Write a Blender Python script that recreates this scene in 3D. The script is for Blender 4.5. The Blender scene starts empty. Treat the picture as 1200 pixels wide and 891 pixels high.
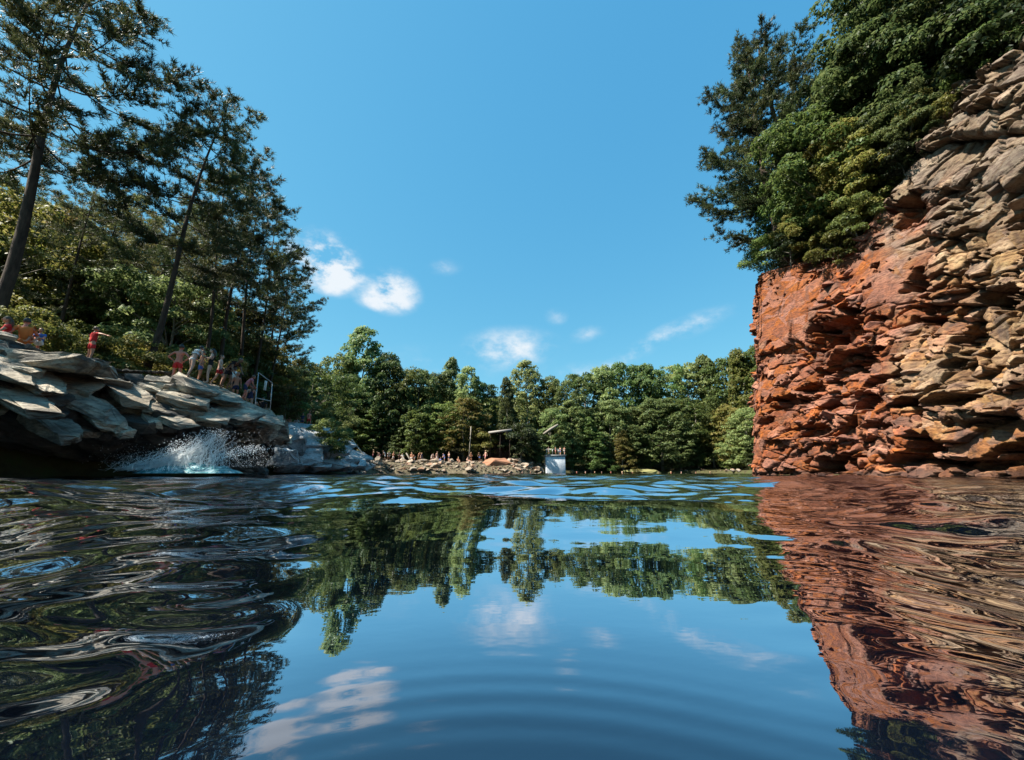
import bpy, bmesh, math, random
import numpy as np
from mathutils import Vector, Matrix
R = math.radians
SC = bpy.context.scene
COL = SC.collection

# ---------------------------------------------------------------- camera
CAMZ = 0.2
PITCH = 13.5
cam_d = bpy.data.cameras.new('camera'); cam = bpy.data.objects.new('camera', cam_d); COL.objects.link(cam)
cam_d.sensor_width = 36; cam_d.lens = 13.5; cam_d.clip_start = 0.02; cam_d.clip_end = 6000
cam.location = (0, 0, CAMZ); cam.rotation_euler = (R(90 + PITCH), 0, 0)
SC.camera = cam
CP, SP = math.cos(R(PITCH)), math.sin(R(PITCH))

def ray(px, py):
    a = (px - 600) / 450; b = (445.5 - py) / 450
    return Vector((a, CP - b * SP, SP + b * CP))
def at(px, py, Y):
    r = ray(px, py); t = Y / r.y
    return Vector((r.x * t, Y, CAMZ + r.z * t))

# ---------------------------------------------------------------- world, sun, exposure
SUN_EL, SUN_AZ = 53, -108         # azimuth clockwise from +Y (camera looks along +Y)
sd = Vector((math.sin(R(SUN_AZ)) * math.cos(R(SUN_EL)), math.cos(R(SUN_AZ)) * math.cos(R(SUN_EL)), math.sin(R(SUN_EL))))
W = bpy.data.worlds.new('World'); SC.world = W; W.use_nodes = True
nt = W.node_tree; nt.nodes.clear()
def wn(t, **k):
    n = nt.nodes.new(t)
    for a, b in k.items(): setattr(n, a, b)
    return n
sky = wn('ShaderNodeTexSky', sky_type='NISHITA', sun_disc=False)
sky.sun_elevation = R(SUN_EL); sky.sun_rotation = R(SUN_AZ); sky.air_density = 1.0; sky.dust_density = 0.35; sky.ozone_density = 1.6
hsv = wn('ShaderNodeHueSaturation'); hsv.inputs['Saturation'].default_value = 1.12; hsv.inputs['Hue'].default_value = 0.488
nt.links.new(sky.outputs[0], hsv.inputs['Color'])
tc = wn('ShaderNodeTexCoord')
noi = wn('ShaderNodeTexNoise'); noi.inputs['Scale'].default_value = 7.0; noi.inputs['Detail'].default_value = 9; noi.inputs['Roughness'].default_value = .62
mpn = wn('ShaderNodeMapping'); mpn.inputs['Scale'].default_value = (1, 1, 1.6)
nt.links.new(tc.outputs['Generated'], mpn.inputs[0]); nt.links.new(mpn.outputs[0], noi.inputs['Vector'])
def math_(op, a, b=None, c=None):
    n = wn('ShaderNodeMath', operation=op)
    for i, v in enumerate((a, b, c)):
        if v is None: continue
        if isinstance(v, (int, float)): n.inputs[i].default_value = v
        else: nt.links.new(v, n.inputs[i])
    return n.outputs[0]
# clouds sit at fixed directions of the sky: (px, py, half width, half height, tilt deg, density)
CL = [(380, 306, 48, 42, 0, 2.1), (400, 328, 34, 24, 20, .9), (460, 342, 40, 32, -8, 1.5), (437, 352, 26, 14, 0, .6), (520, 313, 26, 13, 5, .45),
      (600, 408, 72, 30, 0, .8), (652, 371, 17, 13, 0, .5), (688, 392, 26, 12, 10, .5), (805, 383, 72, 17, 14, .7), (742, 415, 60, 15, 30, .6),
      (690, 440, 90, 20, 0, .5), (520, 425, 100, 26, 0, .35)]
tot = None
for (px, py, hw, hh, tl, dn) in CL:
    d = ray(px, py); dl = d.length; d = d.normalized()
    rt = Vector((d.y, -d.x, 0)).normalized(); up = rt.cross(d)
    c, s = math.cos(R(tl)), math.sin(R(tl))
    ax = rt * c + up * s; ay = up * c - rt * s
    k = 450 * dl
    def dot(v):
        n = wn('ShaderNodeVectorMath', operation='DOT_PRODUCT'); n.inputs[1].default_value = v
        nt.links.new(tc.outputs['Generated'], n.inputs[0]); return n.outputs['Value']
    a = math_('MULTIPLY', dot(ax), k / hw); b = math_('MULTIPLY', dot(ay), k / hh)
    f = math_('MULTIPLY', dot(d), 1.0)
    front = math_('GREATER_THAN', f, 0.2)
    r2 = math_('ADD', math_('MULTIPLY', a, a), math_('MULTIPLY', b, b))
    m = math_('MAXIMUM', math_('SUBTRACT', 1.0, math_('SQRT', r2)), 0.0)
    m = math_('MULTIPLY', math_('MULTIPLY', m, dn * 2.0), front)
    tot = m if tot is None else math_('ADD', tot, m)
nz = math_('MULTIPLY_ADD', noi.outputs[0], 3.4, -1.35)
dens = math_('MULTIPLY', tot, math_('MAXIMUM', nz, 0.0))
mr = wn('ShaderNodeMapRange', interpolation_type='SMOOTHSTEP'); mr.inputs[1].default_value = 0.0; mr.inputs[2].default_value = 1.25; mr.inputs[4].default_value = .9
nt.links.new(dens, mr.inputs[0])
mx = wn('ShaderNodeMix', data_type='RGBA')
sep = wn('ShaderNodeSeparateColor'); cmb = wn('ShaderNodeCombineColor'); nt.links.new(hsv.outputs[0], sep.inputs[0])
for i, (k_, g_) in enumerate(((.74, .8), (1.79, .5), (2.88, .3))):
    nt.links.new(math_('MULTIPLY', math_('POWER', sep.outputs[i], g_), k_), cmb.inputs[i])
nt.links.new(mr.outputs[0], mx.inputs['Factor']); nt.links.new(cmb.outputs[0], mx.inputs['A'])
CLOUD = mx.inputs['B']; CLOUD.default_value = (4.9, 5.1, 5.3, 1)
bg = wn('ShaderNodeBackground'); bg.inputs['Strength'].default_value = 0.0647
wo = wn('ShaderNodeOutputWorld')
nt.links.new(mx.outputs['Result'], bg.inputs[0]); nt.links.new(bg.outputs[0], wo.inputs[0])
sl = bpy.data.lights.new('sun', 'SUN'); sl.energy = 5.0; sl.angle = R(0.53); sl.color = (1, .93, .82)
so = bpy.data.objects.new('sun', sl); COL.objects.link(so); so.rotation_euler = sd.to_track_quat('Z', 'Y').to_euler()
so.location = sd * 100
vs = SC.view_settings; vs.view_transform = 'Standard'; vs.look = 'None'; vs.gamma = 1; vs.exposure = 1.55
SC.cycles.max_bounces = 6; SC.cycles.diffuse_bounces = 2; SC.cycles.glossy_bounces = 4; SC.cycles.transmission_bounces = 3
SC.cycles.caustics_reflective = False; SC.cycles.caustics_refractive = False

# ---------------------------------------------------------------- helpers
def tag(o, label=None, cat=None, group=None, kind=None):
    for k, v in (('label', label), ('category', cat), ('group', group), ('kind', kind)):
        if v: o[k] = v
    return o
def empty(name, loc, rz=0):
    o = bpy.data.objects.new(name, None); COL.objects.link(o); o.location = loc; o.rotation_euler = (0, 0, rz)
    o.empty_display_size = .2
    return o
def attr(me, name, vals):
    a = me.attributes.new(name, 'FLOAT', 'POINT'); a.data.foreach_set('value', np.asarray(vals, dtype=np.float32).ravel()); return me
def mesh(name, v, f, mats, mi=None, smooth=False):
    """v Nx3 array, f list of index arrays (all tris and/or quads)"""
    v = np.asarray(v, dtype=np.float32)
    me = bpy.data.meshes.new(name)
    fs = [np.asarray(a, dtype=np.int32) for a in (f if isinstance(f, list) else [f]) if len(a)]
    me.vertices.add(len(v)); me.vertices.foreach_set('co', v.ravel())
    nl = sum(a.size for a in fs); npoly = sum(len(a) for a in fs)
    me.loops.add(nl); me.loops.foreach_set('vertex_index', np.concatenate([a.ravel() for a in fs]))
    tot = np.concatenate([np.full(len(a), a.shape[1], dtype=np.int32) for a in fs])
    st = np.concatenate([[0], np.cumsum(tot)[:-1]]).astype(np.int32)
    me.polygons.add(npoly); me.polygons.foreach_set('loop_start', st); me.polygons.foreach_set('loop_total', tot)
    if smooth: me.polygons.foreach_set('use_smooth', np.ones(npoly, dtype=bool))
    for m in (mats if isinstance(mats, (list, tuple)) else [mats]): me.materials.append(m)
    if mi is not None: me.polygons.foreach_set('material_index', np.asarray(mi, dtype=np.int32))
    me.update(calc_edges=True); me.validate()
    return me
def link(name, me, parent=None, loc=None):
    o = bpy.data.objects.new(name, me); COL.objects.link(o)
    if parent: o.parent = parent
    if loc is not None: o.location = loc
    return o
class MB:
    def __init__(s): s.v = []; s.f3 = []; s.f4 = []; s.n = 0
    def add(s, v, f):
        v = np.asarray(v, dtype=float); f = np.asarray(f, dtype=int)
        if len(f) == 0: return
        s.v.append(v); (s.f3 if f.shape[1] == 3 else s.f4).append(f + s.n); s.n += len(v)
    def tube(s, pts, rad, n=6, cap=True):
        pts = np.asarray(pts, float); rad = np.broadcast_to(np.asarray(rad, float), (len(pts),))
        T = np.gradient(pts, axis=0); T /= np.linalg.norm(T, axis=1)[:, None] + 1e-9
        ref = np.array([0, 0, 1.]) if abs(T[0][2]) < .9 else np.array([1., 0, 0])
        A = np.cross(T, ref); A /= np.linalg.norm(A, axis=1)[:, None] + 1e-9; B = np.cross(T, A)
        th = np.arange(n) * 2 * np.pi / n
        V = pts[:, None] + rad[:, None, None] * (A[:, None] * np.cos(th)[None, :, None] + B[:, None] * np.sin(th)[None, :, None])
        m = len(pts); i = np.arange(m - 1)[:, None]; j = np.arange(n)[None]
        F = np.stack([i * n + j, i * n + (j + 1) % n, (i + 1) * n + (j + 1) % n, (i + 1) * n + j], -1).reshape(-1, 4)
        V = V.reshape(-1, 3)
        if cap:
            V = np.vstack([V, pts[:1], pts[-1:]]); k = np.arange(n)
            s.add(V, F); b = s.n - len(V)
            s.f3.append(np.stack([(k + 1) % n, k, np.full(n, m * n)], -1) + b)
            s.f3.append(np.stack([(m - 1) * n + k, (m - 1) * n + (k + 1) % n, np.full(n, m * n + 1)], -1) + b)
        else: s.add(V, F)
    def box(s, c, d, M=None):
        q = np.array([(x, y, z) for x in (-.5, .5) for y in (-.5, .5) for z in (-.5, .5)]) * np.asarray(d)
        if M is not None: q = q @ np.array(M.to_3x3()).T
        s.add(q + np.asarray(c), [(0, 1, 3, 2), (4, 6, 7, 5), (0, 4, 5, 1), (2, 3, 7, 6), (0, 2, 6, 4), (1, 5, 7, 3)])
    def sphere(s, c, r, nu=8, nv=6, M=None):
        r = np.broadcast_to(np.asarray(r, float), (3,))
        th = np.linspace(0, np.pi, nv + 1)[1:-1]; ph = np.arange(nu) * 2 * np.pi / nu
        V = np.stack([np.sin(th)[:, None] * np.cos(ph), np.sin(th)[:, None] * np.sin(ph), np.cos(th)[:, None] * np.ones(nu)], -1).reshape(-1, 3)
        V = np.vstack([V, [[0, 0, 1], [0, 0, -1]]]) * r
        if M is not None: V = V @ np.array(M.to_3x3()).T
        m = nv - 1; i = np.arange(m - 1)[:, None]; j = np.arange(nu)[None]
        F = np.stack([i * nu + j, (i + 1) * nu + j, (i + 1) * nu + (j + 1) % nu, i * nu + (j + 1) % nu], -1).reshape(-1, 4)
        s.add(V + np.asarray(c), F); b = s.n - len(V); k = np.arange(nu)
        s.f3.append(np.stack([k, (k + 1) % nu, np.full(nu, m * nu)], -1) + b)
        s.f3.append(np.stack([(m - 1) * nu + (k + 1) % nu, (m - 1) * nu + k, np.full(nu, m * nu + 1)], -1) + b)
    def mesh(s, name, mat, smooth=False):
        fs = []
        if s.f3: fs.append(np.vstack(s.f3))
        if s.f4: fs.append(np.vstack(s.f4))
        return mesh(name, np.vstack(s.v), fs, mat, smooth=smooth)
    def build(s, name, mat, parent=None, smooth=False, loc=None):
        return link(name, s.mesh(name, mat, smooth), parent, loc)

# noise -------------------------------------------------------------
def _h(i, j, k, s):
    n = (i * 374761393 + j * 668265263 + k * 2147483647 + s * 974634777) & 0xffffffff
    n = ((n ^ (n >> 13)) * 1274126177) & 0xffffffff
    n = ((n ^ (n >> 16)) * 2246822519) & 0xffffffff
    return ((n ^ (n >> 15)) & 0xffffff) / float(0xffffff)
def vnoise(p, s=0):
    p = np.asarray(p, float); i = np.floor(p).astype(np.int64); f = p - i; f = f * f * (3 - 2 * f)
    if p.shape[-1] == 2:
        z = np.zeros_like(i[..., 0]); r = 0
        for a in (0, 1):
            for b in (0, 1):
                r = r + _h(i[..., 0] + a, i[..., 1] + b, z, s) * (f[..., 0] if a else 1 - f[..., 0]) * (f[..., 1] if b else 1 - f[..., 1])
        return r
    r = 0
    for a in (0, 1):
        for b in (0, 1):
            for c in (0, 1):
                r = r + _h(i[..., 0] + a, i[..., 1] + b, i[..., 2] + c, s) * (f[..., 0] if a else 1 - f[..., 0]) * (f[..., 1] if b else 1 - f[..., 1]) * (f[..., 2] if c else 1 - f[..., 2])
    return r
def fbm(p, o=4, s=0, g=.5):
    p = np.asarray(p, float); a = 1; t = 0; r = 0
    for k in range(o): r = r + a * (vnoise(p * 2 ** k + 17.3 * k, s + k) - .5); t += a; a *= g
    return r / t
def facets(u, v, su, sv, seed, tilt=.5, cheb=False):
    """flat broken facets: every cell has its own offset and tilt. returns height(-.5..1), edge distance"""
    P = np.stack([u / su, v / sv], -1); I = np.floor(P).astype(np.int64)
    b1 = np.full(u.shape, 9.); b2 = np.full(u.shape, 9.); H = np.zeros(u.shape)
    for a in (-1, 0, 1):
        for b in (-1, 0, 1):
            ii, jj = I[..., 0] + a, I[..., 1] + b; z = np.zeros_like(ii)
            cx = ii + .1 + .8 * _h(ii, jj, z, seed); cy = jj + .1 + .8 * _h(ii, jj, z + 1, seed)
            dx = P[..., 0] - cx; dy = P[..., 1] - cy; d = dx * dx + dy * dy if not cheb else np.maximum(abs(dx + .18 * dy), abs(dy - .1 * dx)) ** 2
            h = _h(ii, jj, z + 2, seed) - .5 + tilt * (dx * (_h(ii, jj, z + 3, seed) - .5) * 3.0 + dy * ((_h(ii, jj, z + 4, seed) - .5) * 1.7 - .3))
            m = d < b1
            b2 = np.where(m, b1, np.minimum(b2, d)); H = np.where(m, h, H); b1 = np.where(m, d, b1)
    return H, np.sqrt(b2) - np.sqrt(b1)
def sstep(a, b, x):
    t = np.clip((x - a) / (b - a), 0, 1); return t * t * (3 - 2 * t)

# materials ----------------------------------------------------------
def mat(name, col=(.5, .5, .5), rough=.6, spec=.5):
    m = bpy.data.materials.new(name); m.use_nodes = True
    b = m.node_tree.nodes['Principled BSDF']; b.inputs['Base Color'].default_value = (*col, 1)
    b.inputs['Roughness'].default_value = rough; b.inputs['Specular IOR Level'].default_value = spec
    return m
def nd(m, t, **k):
    n = m.node_tree.nodes.new(t)
    for a, b in k.items(): setattr(n, a, b)
    return n
def lk(m, a, b): m.node_tree.links.new(a, b)
def ramp(m, fac, stops):
    r = nd(m, 'ShaderNodeValToRGB'); e = r.color_ramp.elements
    while len(e) < len(stops): e.new(.5)
    for q, (p, c) in zip(e, stops): q.position = p; q.color = (*c, 1)
    lk(m, fac, r.inputs[0]); return r.outputs[0]
def noise(m, vec, scale, detail=5, rough=.55, dist=0):
    n = nd(m, 'ShaderNodeTexNoise'); n.inputs['Scale'].default_value = scale; n.inputs['Detail'].default_value = detail
    n.inputs['Roughness'].default_value = rough; n.inputs['Distortion'].default_value = dist
    lk(m, vec, n.inputs['Vector']); return n.outputs[0]
def mapping(m, vec, sc=(1, 1, 1), rot=(0, 0, 0)):
    n = nd(m, 'ShaderNodeMapping'); n.inputs['Scale'].default_value = sc; n.inputs['Rotation'].default_value = rot
    lk(m, vec, n.inputs[0]); return n.outputs[0]
def mixc(m, f, a, b, mode='MIX'):
    n = nd(m, 'ShaderNodeMix', data_type='RGBA', blend_type=mode)
    for k, v in (('Factor', f), ('A', a), ('B', b)):
        if isinstance(v, tuple): n.inputs[k].default_value = (*v, 1)
        elif isinstance(v, (int, float)): n.inputs[k].default_value = v
        else: lk(m, v, n.inputs[k])
    return n.outputs['Result']
def mrange(m, x, a, b, c=0., d=1.):
    n = nd(m, 'ShaderNodeMapRange'); n.interpolation_type = 'SMOOTHSTEP'
    for i, v in enumerate((a, b, c, d)): n.inputs[i + 1].default_value = v
    lk(m, x, n.inputs[0]); return n.outputs[0]
def mth(m, op, a, b=None):
    n = nd(m, 'ShaderNodeMath', operation=op)
    for i, v in enumerate((a, b)):
        if v is None: continue
        if isinstance(v, (int, float)): n.inputs[i].default_value = v
        else: lk(m, v, n.inputs[i])
    return n.outputs[0]
def bsdf(m): return m.node_tree.nodes['Principled BSDF']
def bump(m, h, strength=.5, dist=.05):
    n = nd(m, 'ShaderNodeBump'); n.inputs['Strength'].default_value = strength; n.inputs['Distance'].default_value = dist
    lk(m, h, n.inputs['Height']); lk(m, n.outputs[0], bsdf(m).inputs['Normal'])

def leaf_mat(name, stops, trans=.4, rough=.5):
    m = bpy.data.materials.new(name); m.use_nodes = True; t = m.node_tree; b = bsdf(m)
    g = nd(m, 'ShaderNodeNewGeometry'); oi = nd(m, 'ShaderNodeObjectInfo')
    c = ramp(m, g.outputs['Random Per Island'], stops)
    h = nd(m, 'ShaderNodeHueSaturation'); lk(m, c, h.inputs['Color'])
    lk(m, mrange(m, oi.outputs['Random'], 0, 1, .465, .52), h.inputs['Hue'])
    oo = mth(m, 'FRACT', mth(m, 'MULTIPLY', oi.outputs['Random'], 7.31))
    lk(m, mrange(m, oo, 0, 1, .65, 1.3), h.inputs['Value'])
    lk(m, h.outputs[0], b.inputs['Base Color']); b.inputs['Roughness'].default_value = rough; b.inputs['Specular IOR Level'].default_value = .2
    tr = nd(m, 'ShaderNodeBsdfTranslucent')
    hh = nd(m, 'ShaderNodeHueSaturation'); hh.inputs['Hue'].default_value = .475; hh.inputs['Value'].default_value = 1.5; lk(m, h.outputs[0], hh.inputs['Color'])
    lk(m, hh.outputs[0], tr.inputs[0])
    ms = nd(m, 'ShaderNodeMixShader'); ms.inputs[0].default_value = trans
    lk(m, b.outputs[0], ms.inputs[1]); lk(m, tr.outputs[0], ms.inputs[2])
    lk(m, ms.outputs[0], t.nodes['Material Output'].inputs['Surface'])
    return m
L_MID = leaf_mat('leaf_green', [(0, (.045, .078, .02)), (.5, (.08, .13, .034)), (1, (.15, .2, .06))])
L_PALE = leaf_mat('leaf_pale_green', [(0, (.06, .1, .034)), (.5, (.11, .165, .055)), (1, (.2, .25, .1))])
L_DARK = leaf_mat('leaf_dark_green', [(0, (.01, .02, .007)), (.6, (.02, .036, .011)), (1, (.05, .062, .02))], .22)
L_YEL = leaf_mat('leaf_yellow_green', [(0, (.07, .085, .015)), (.5, (.12, .13, .03)), (1, (.2, .18, .06))], .42)
L_PINE = leaf_mat('pine_needles', [(0, (.024, .038, .016)), (.6, (.046, .068, .024)), (1, (.1, .115, .04))], .25)
L_FAR = leaf_mat('leaf_far_green', [(0, (.035, .062, .02)), (.6, (.065, .105, .035)), (1, (.12, .16, .06))], .4)
L_OLIVE = leaf_mat('sunlit_olive_needles', [(0, (.05, .065, .02)), (.5, (.1, .12, .035)), (1, (.2, .2, .07))], .4)  # lighter copy of the pine needles, sunlight put into their colour
L_GRASS = leaf_mat('dry_grass', [(0, (.15, .16, .05)), (1, (.3, .27, .12))], .3)

def bark(name, a, b):
    m = mat(name, a, .9, .2); tc = nd(m, 'ShaderNodeTexCoord')
    n = noise(m, mapping(m, tc.outputs['Object'], (1, 1, .25)), 9, 6, .65)
    lk(m, ramp(m, n, [(.3, a), (.7, b)]), bsdf(m).inputs['Base Color']); bump(m, n, .9, .04); return m
BARK = bark('pine_bark', (.022, .016, .012), (.075, .052, .038))
BARKG = bark('grey_bark', (.09, .08, .065), (.24, .22, .18))
WOODW = bark('weathered_wood', (.3, .27, .22), (.5, .46, .38))
# ================================================================ ROCK MATERIALS
def add_ledges(m, pos, col, dark, sc):   # grain and cracks
    n = noise(m, pos, sc, 8, .68)
    return mixc(m, mrange(m, n, .38, .62, 0, .75), col, dark), n
def cliff_material():
    m = mat('red_sandstone', (.4, .2, .1), .85, .25); g = nd(m, 'ShaderNodeNewGeometry'); P = g.outputs['Position']
    sx = nd(m, 'ShaderNodeSeparateXYZ'); lk(m, P, sx.inputs[0])
    big = noise(m, P, .35, 4, .6); mid = noise(m, mapping(m, P, (1, 1, 1.8), (.2, 0, 0)), 1.1, 6, .6)
    fine = noise(m, mapping(m, P, (1, 1, 2.2)), 5, 7, .65)
    orange = ramp(m, mid, [(.25, (.11, .045, .03)), (.42, (.23, .08, .038)), (.55, (.32, .11, .047)), (.68, (.36, .14, .06)), (.8, (.22, .09, .055))])
    buff = ramp(m, mid, [(.25, (.12, .075, .045)), (.42, (.22, .13, .068)), (.55, (.34, .21, .105)), (.68, (.42, .285, .15)), (.8, (.24, .17, .11))])
    grey = ramp(m, mid, [(.3, (.09, .08, .065)), (.5, (.17, .15, .12)), (.7, (.28, .25, .2))])
    # buff towards the near (small Y) end, grey near the top there, orange in the low band and far end
    y = mth(m, 'ADD', sx.outputs['Y'], mth(m, 'MULTIPLY', mth(m, 'SUBTRACT', big, .5), 9))
    fb = mrange(m, y, 17.6, 14.6)
    low = mth(m, 'ADD', sx.outputs['Z'], mth(m, 'MULTIPLY', mth(m, 'SUBTRACT', mid, .5), 5))
    fl = mrange(m, low, 1.2, 3.6, .45, 1)
    fb2 = mth(m, 'MULTIPLY', fb, fl)
    c = mixc(m, fb2, orange, buff)
    zg = mth(m, 'ADD', sx.outputs['Z'], mth(m, 'MULTIPLY', mth(m, 'SUBTRACT', fine, .5), 6))
    fg = mth(m, 'MULTIPLY', mrange(m, zg, 7.5, 11.5), mrange(m, y, 18.5, 15.5))
    c = mixc(m, mth(m, 'MULTIPLY', fg, .6), c, grey)
    c = mixc(m, mrange(m, fine, .38, .55, .65, 0), c, (.075, .035, .025))
    str_ = noise(m, mapping(m, P, (1.3, 1.3, .16)), 1.4, 5, .6)     # dark water stains running down
    c = mixc(m, mrange(m, str_, .55, .68, 0, .55), c, (.07, .05, .04))
    wet = mrange(m, mth(m, 'ADD', sx.outputs['Z'], mth(m, 'MULTIPLY', mid, .5)), .45, .6, .75, 0)
    c = mixc(m, wet, c, (.05, .025, .018))
    rp = nd(m, 'ShaderNodeObjectInfo')
    hs = nd(m, 'ShaderNodeHueSaturation'); lk(m, c, hs.inputs['Color']); lk(m, mrange(m, rp.outputs['Random'], 0, 1, .8, 1.2), hs.inputs['Value'])
    at_ = nd(m, 'ShaderNodeAttribute', attribute_name='blk')       # each broken block has its own stone colour
    h2 = nd(m, 'ShaderNodeHueSaturation'); lk(m, hs.outputs[0], h2.inputs['Color']); lk(m, mrange(m, at_.outputs['Fac'], -.5, .5, .6, 1.22), h2.inputs['Value']); lk(m, mrange(m, mth(m, 'FRACT', mth(m, 'MULTIPLY', at_.outputs['Fac'], 5.3)), 0, 1, .496, .503), h2.inputs['Hue'])
    lk(m, mrange(m, mth(m, 'FRACT', mth(m, 'MULTIPLY', at_.outputs['Fac'], 3.7)), 0, 1, .85, 1.12), h2.inputs['Saturation'])
    lk(m, h2.outputs[0], bsdf(m).inputs['Base Color'])
    bump(m, mth(m, 'ADD', fine, mth(m, 'MULTIPLY', noise(m, P, 22, 5, .7), .35)), .8, .09)
    return m
def grey_rock(name, stops, wet=True, sc=1.2, warm=None):
    m = mat(name, (.3, .3, .3), .7, .35); g = nd(m, 'ShaderNodeNewGeometry'); P = g.outputs['Position']
    sx = nd(m, 'ShaderNodeSeparateXYZ'); lk(m, P, sx.inputs[0])
    mid = noise(m, mapping(m, P, (1, .5, 2.0), (.35, .1, 0)), sc, 7, .62); fine = noise(m, mapping(m, P, (1, .6, 2.5), (.35, 0, 0)), 7, 7, .7)
    c = ramp(m, mid, stops)
    if warm: c = mixc(m, mrange(m, noise(m, P, .9, 4, .5), .5, .64, 0, .8), c, warm)
    c = mixc(m, mrange(m, fine, .36, .56, .6, 0), c, (.05, .048, .045))
    rp = nd(m, 'ShaderNodeObjectInfo')
    hs = nd(m, 'ShaderNodeHueSaturation'); lk(m, c, hs.inputs['Color']); lk(m, mrange(m, rp.outputs['Random'], 0, 1, .8, 1.2), hs.inputs['Value'])
    c = hs.outputs[0]
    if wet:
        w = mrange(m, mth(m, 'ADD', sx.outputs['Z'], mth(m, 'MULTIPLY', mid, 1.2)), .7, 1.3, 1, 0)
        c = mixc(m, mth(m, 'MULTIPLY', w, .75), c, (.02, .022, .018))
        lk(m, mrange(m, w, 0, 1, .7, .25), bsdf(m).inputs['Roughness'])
    lk(m, c, bsdf(m).inputs['Base Color'])
    bump(m, mth(m, 'ADD', fine, mth(m, 'MULTIPLY', noise(m, P, 25, 4, .7), .3)), .8, .08)
    return m
CLIFF = cliff_material()
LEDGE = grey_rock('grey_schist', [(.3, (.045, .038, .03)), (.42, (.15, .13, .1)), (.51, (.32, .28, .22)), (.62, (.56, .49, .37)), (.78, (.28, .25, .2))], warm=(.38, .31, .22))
DARKR = grey_rock('shade_dark_schist', [(.3, (.015, .015, .012)), (.5, (.065, .06, .052)), (.7, (.15, .14, .115))])  # darker ledge rock: shade under the brow put into colour; wet at waterline
PALE = grey_rock('pale_slab_rock', [(.3, (.16, .17, .18)), (.45, (.4, .42, .43)), (.65, (.55, .57, .57)), (.8, (.35, .36, .36))])
BOUL = grey_rock('shore_stone', [(.3, (.07, .055, .04)), (.45, (.2, .16, .12)), (.62, (.38, .31, .23)), (.8, (.22, .18, .15))], warm=(.3, .15, .08))
soil = mat('forest_floor', (.06, .045, .03), .95, .1)
_g = nd(soil, 'ShaderNodeNewGeometry'); _n = noise(soil, _g.outputs['Position'], 1.3, 8, .7)
_c = ramp(soil, _n, [(.3, (.03, .026, .014)), (.5, (.06, .055, .025)), (.65, (.05, .065, .02)), (.8, (.14, .11, .07))])
_sx = nd(soil, 'ShaderNodeSeparateXYZ'); lk(soil, _g.outputs['Position'], _sx.inputs[0]); _c2 = ramp(soil, _n, [(.3, (.04, .035, .02)), (.5, (.1, .085, .055)), (.7, (.2, .16, .11))])
_f = mth(soil, 'MULTIPLY', mth(soil, 'MULTIPLY', mrange(soil, _sx.outputs['Y'], 38, 44), mrange(soil, _sx.outputs['Y'], 68, 64)), mrange(soil, _sx.outputs['X'], 9, 5))
lk(soil, mixc(soil, _f, _c, _c2), bsdf(soil).inputs['Base Color']); bump(soil, _n, .8, .1)

# ================================================================ LAND AND LAKE
LAKE = np.array([(14.5, 24.0), (15.1, 22), (16.3, 18), (17.5, 13), (18.2, 9), (18.2, 4), (16.5, -4), (12, -14), (4, -24), (-8, -26), (-16, -16), (-16.5, -4), (-14.5, 4), (-15.4, 10), (-15.0, 13), (-13.9, 16),
                 (-13.3, 19), (-13.2, 22.5), (-15.5, 25.5), (-16, 30), (-15.5, 37), (-17.5, 44), (-20.5, 53), (-19, 58), (-10, 60), (1, 61), (5, 67), (14, 74), (26, 76), (36, 70), (34, 48), (27, 36), (19, 29)])
def lake_sd(x, y):
    P = np.stack([x, y], -1); d = np.full(x.shape, 1e9); ins = np.zeros(x.shape, bool); n = len(LAKE)
    for i in range(n):
        a, b = LAKE[i], LAKE[(i + 1) % n]; e = b - a; w = P - a
        t = np.clip((w @ e) / (e @ e), 0, 1); q = w - t[..., None] * e; d = np.minimum(d, np.hypot(q[..., 0], q[..., 1]))
        c = ((a[1] > y) != (b[1] > y)) & (x < (b[0] - a[0]) * (y - a[1]) / (b[1] - a[1] + 1e-12) + a[0]); ins ^= c
    return np.where(ins, -d, d)
def terrain(x, y):
    x = np.asarray(x, float); y = np.asarray(y, float)
    d = lake_sd(x, y); nz = fbm(np.stack([x, y], -1) * .12, 4, 5)
    far = np.minimum(.09 * d + .35, 30) + .10 * np.clip(d - 10, 0, 90) + np.minimum(.36 * np.clip(d, 0, 9), 1.25) * (1 - sstep(3, 8, x))
    wl = sstep(-9, -13, x) * (1 - sstep(24, 27, y))
    left = np.minimum(1.6 * (d - 1.2), 3.3 + .10 * np.clip(d - 3, 0, 60))
    wm = sstep(-9, -13, x) * sstep(24, 27, y) * (1 - sstep(38, 46, y))
    midl = np.minimum(.55 * d, 2.6) + .12 * np.clip(d - 6, 0, 60)
    wr = sstep(8, 12, x) * (1 - sstep(25, 31, y - .25 * np.clip(x - 14, 0, 60)))
    right = np.minimum(4.5 * (d - 3.4), 10.6 + .16 * np.clip(16 - y, 0, 12) + .25 * np.clip(d - 5, 0, 60))
    z = far * (1 - wl) * (1 - wm) * (1 - wr) + left * wl + midl * wm * (1 - wl) + right * wr
    z = z + nz * np.clip(d, 0, 8) * .25
    z = np.where(d < 0, np.maximum(d * 1.2, -3.5), z)
    z = np.where(d < .0, z, np.maximum(z, np.minimum(.12 * d - .02, .3)))
    return z
def tz(x, y): return float(terrain(np.array([x]), np.array([y]))[0])
def axis(lo, hi, dlo, dhi, step, grow=1.18):
    a = list(np.arange(dlo, dhi + step, step)); s = step
    while a[-1] < hi: s *= grow; a.append(a[-1] + s)
    s = step
    while a[0] > lo: s *= grow; a.insert(0, a[0] - s)
    return np.array(a)
gx = axis(-2500, 2500, -40, 45, .8); gy = axis(-2500, 2500, -30, 100, .8)
X, Y = np.meshgrid(gx, gy); Z = terrain(X, Y)
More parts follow.
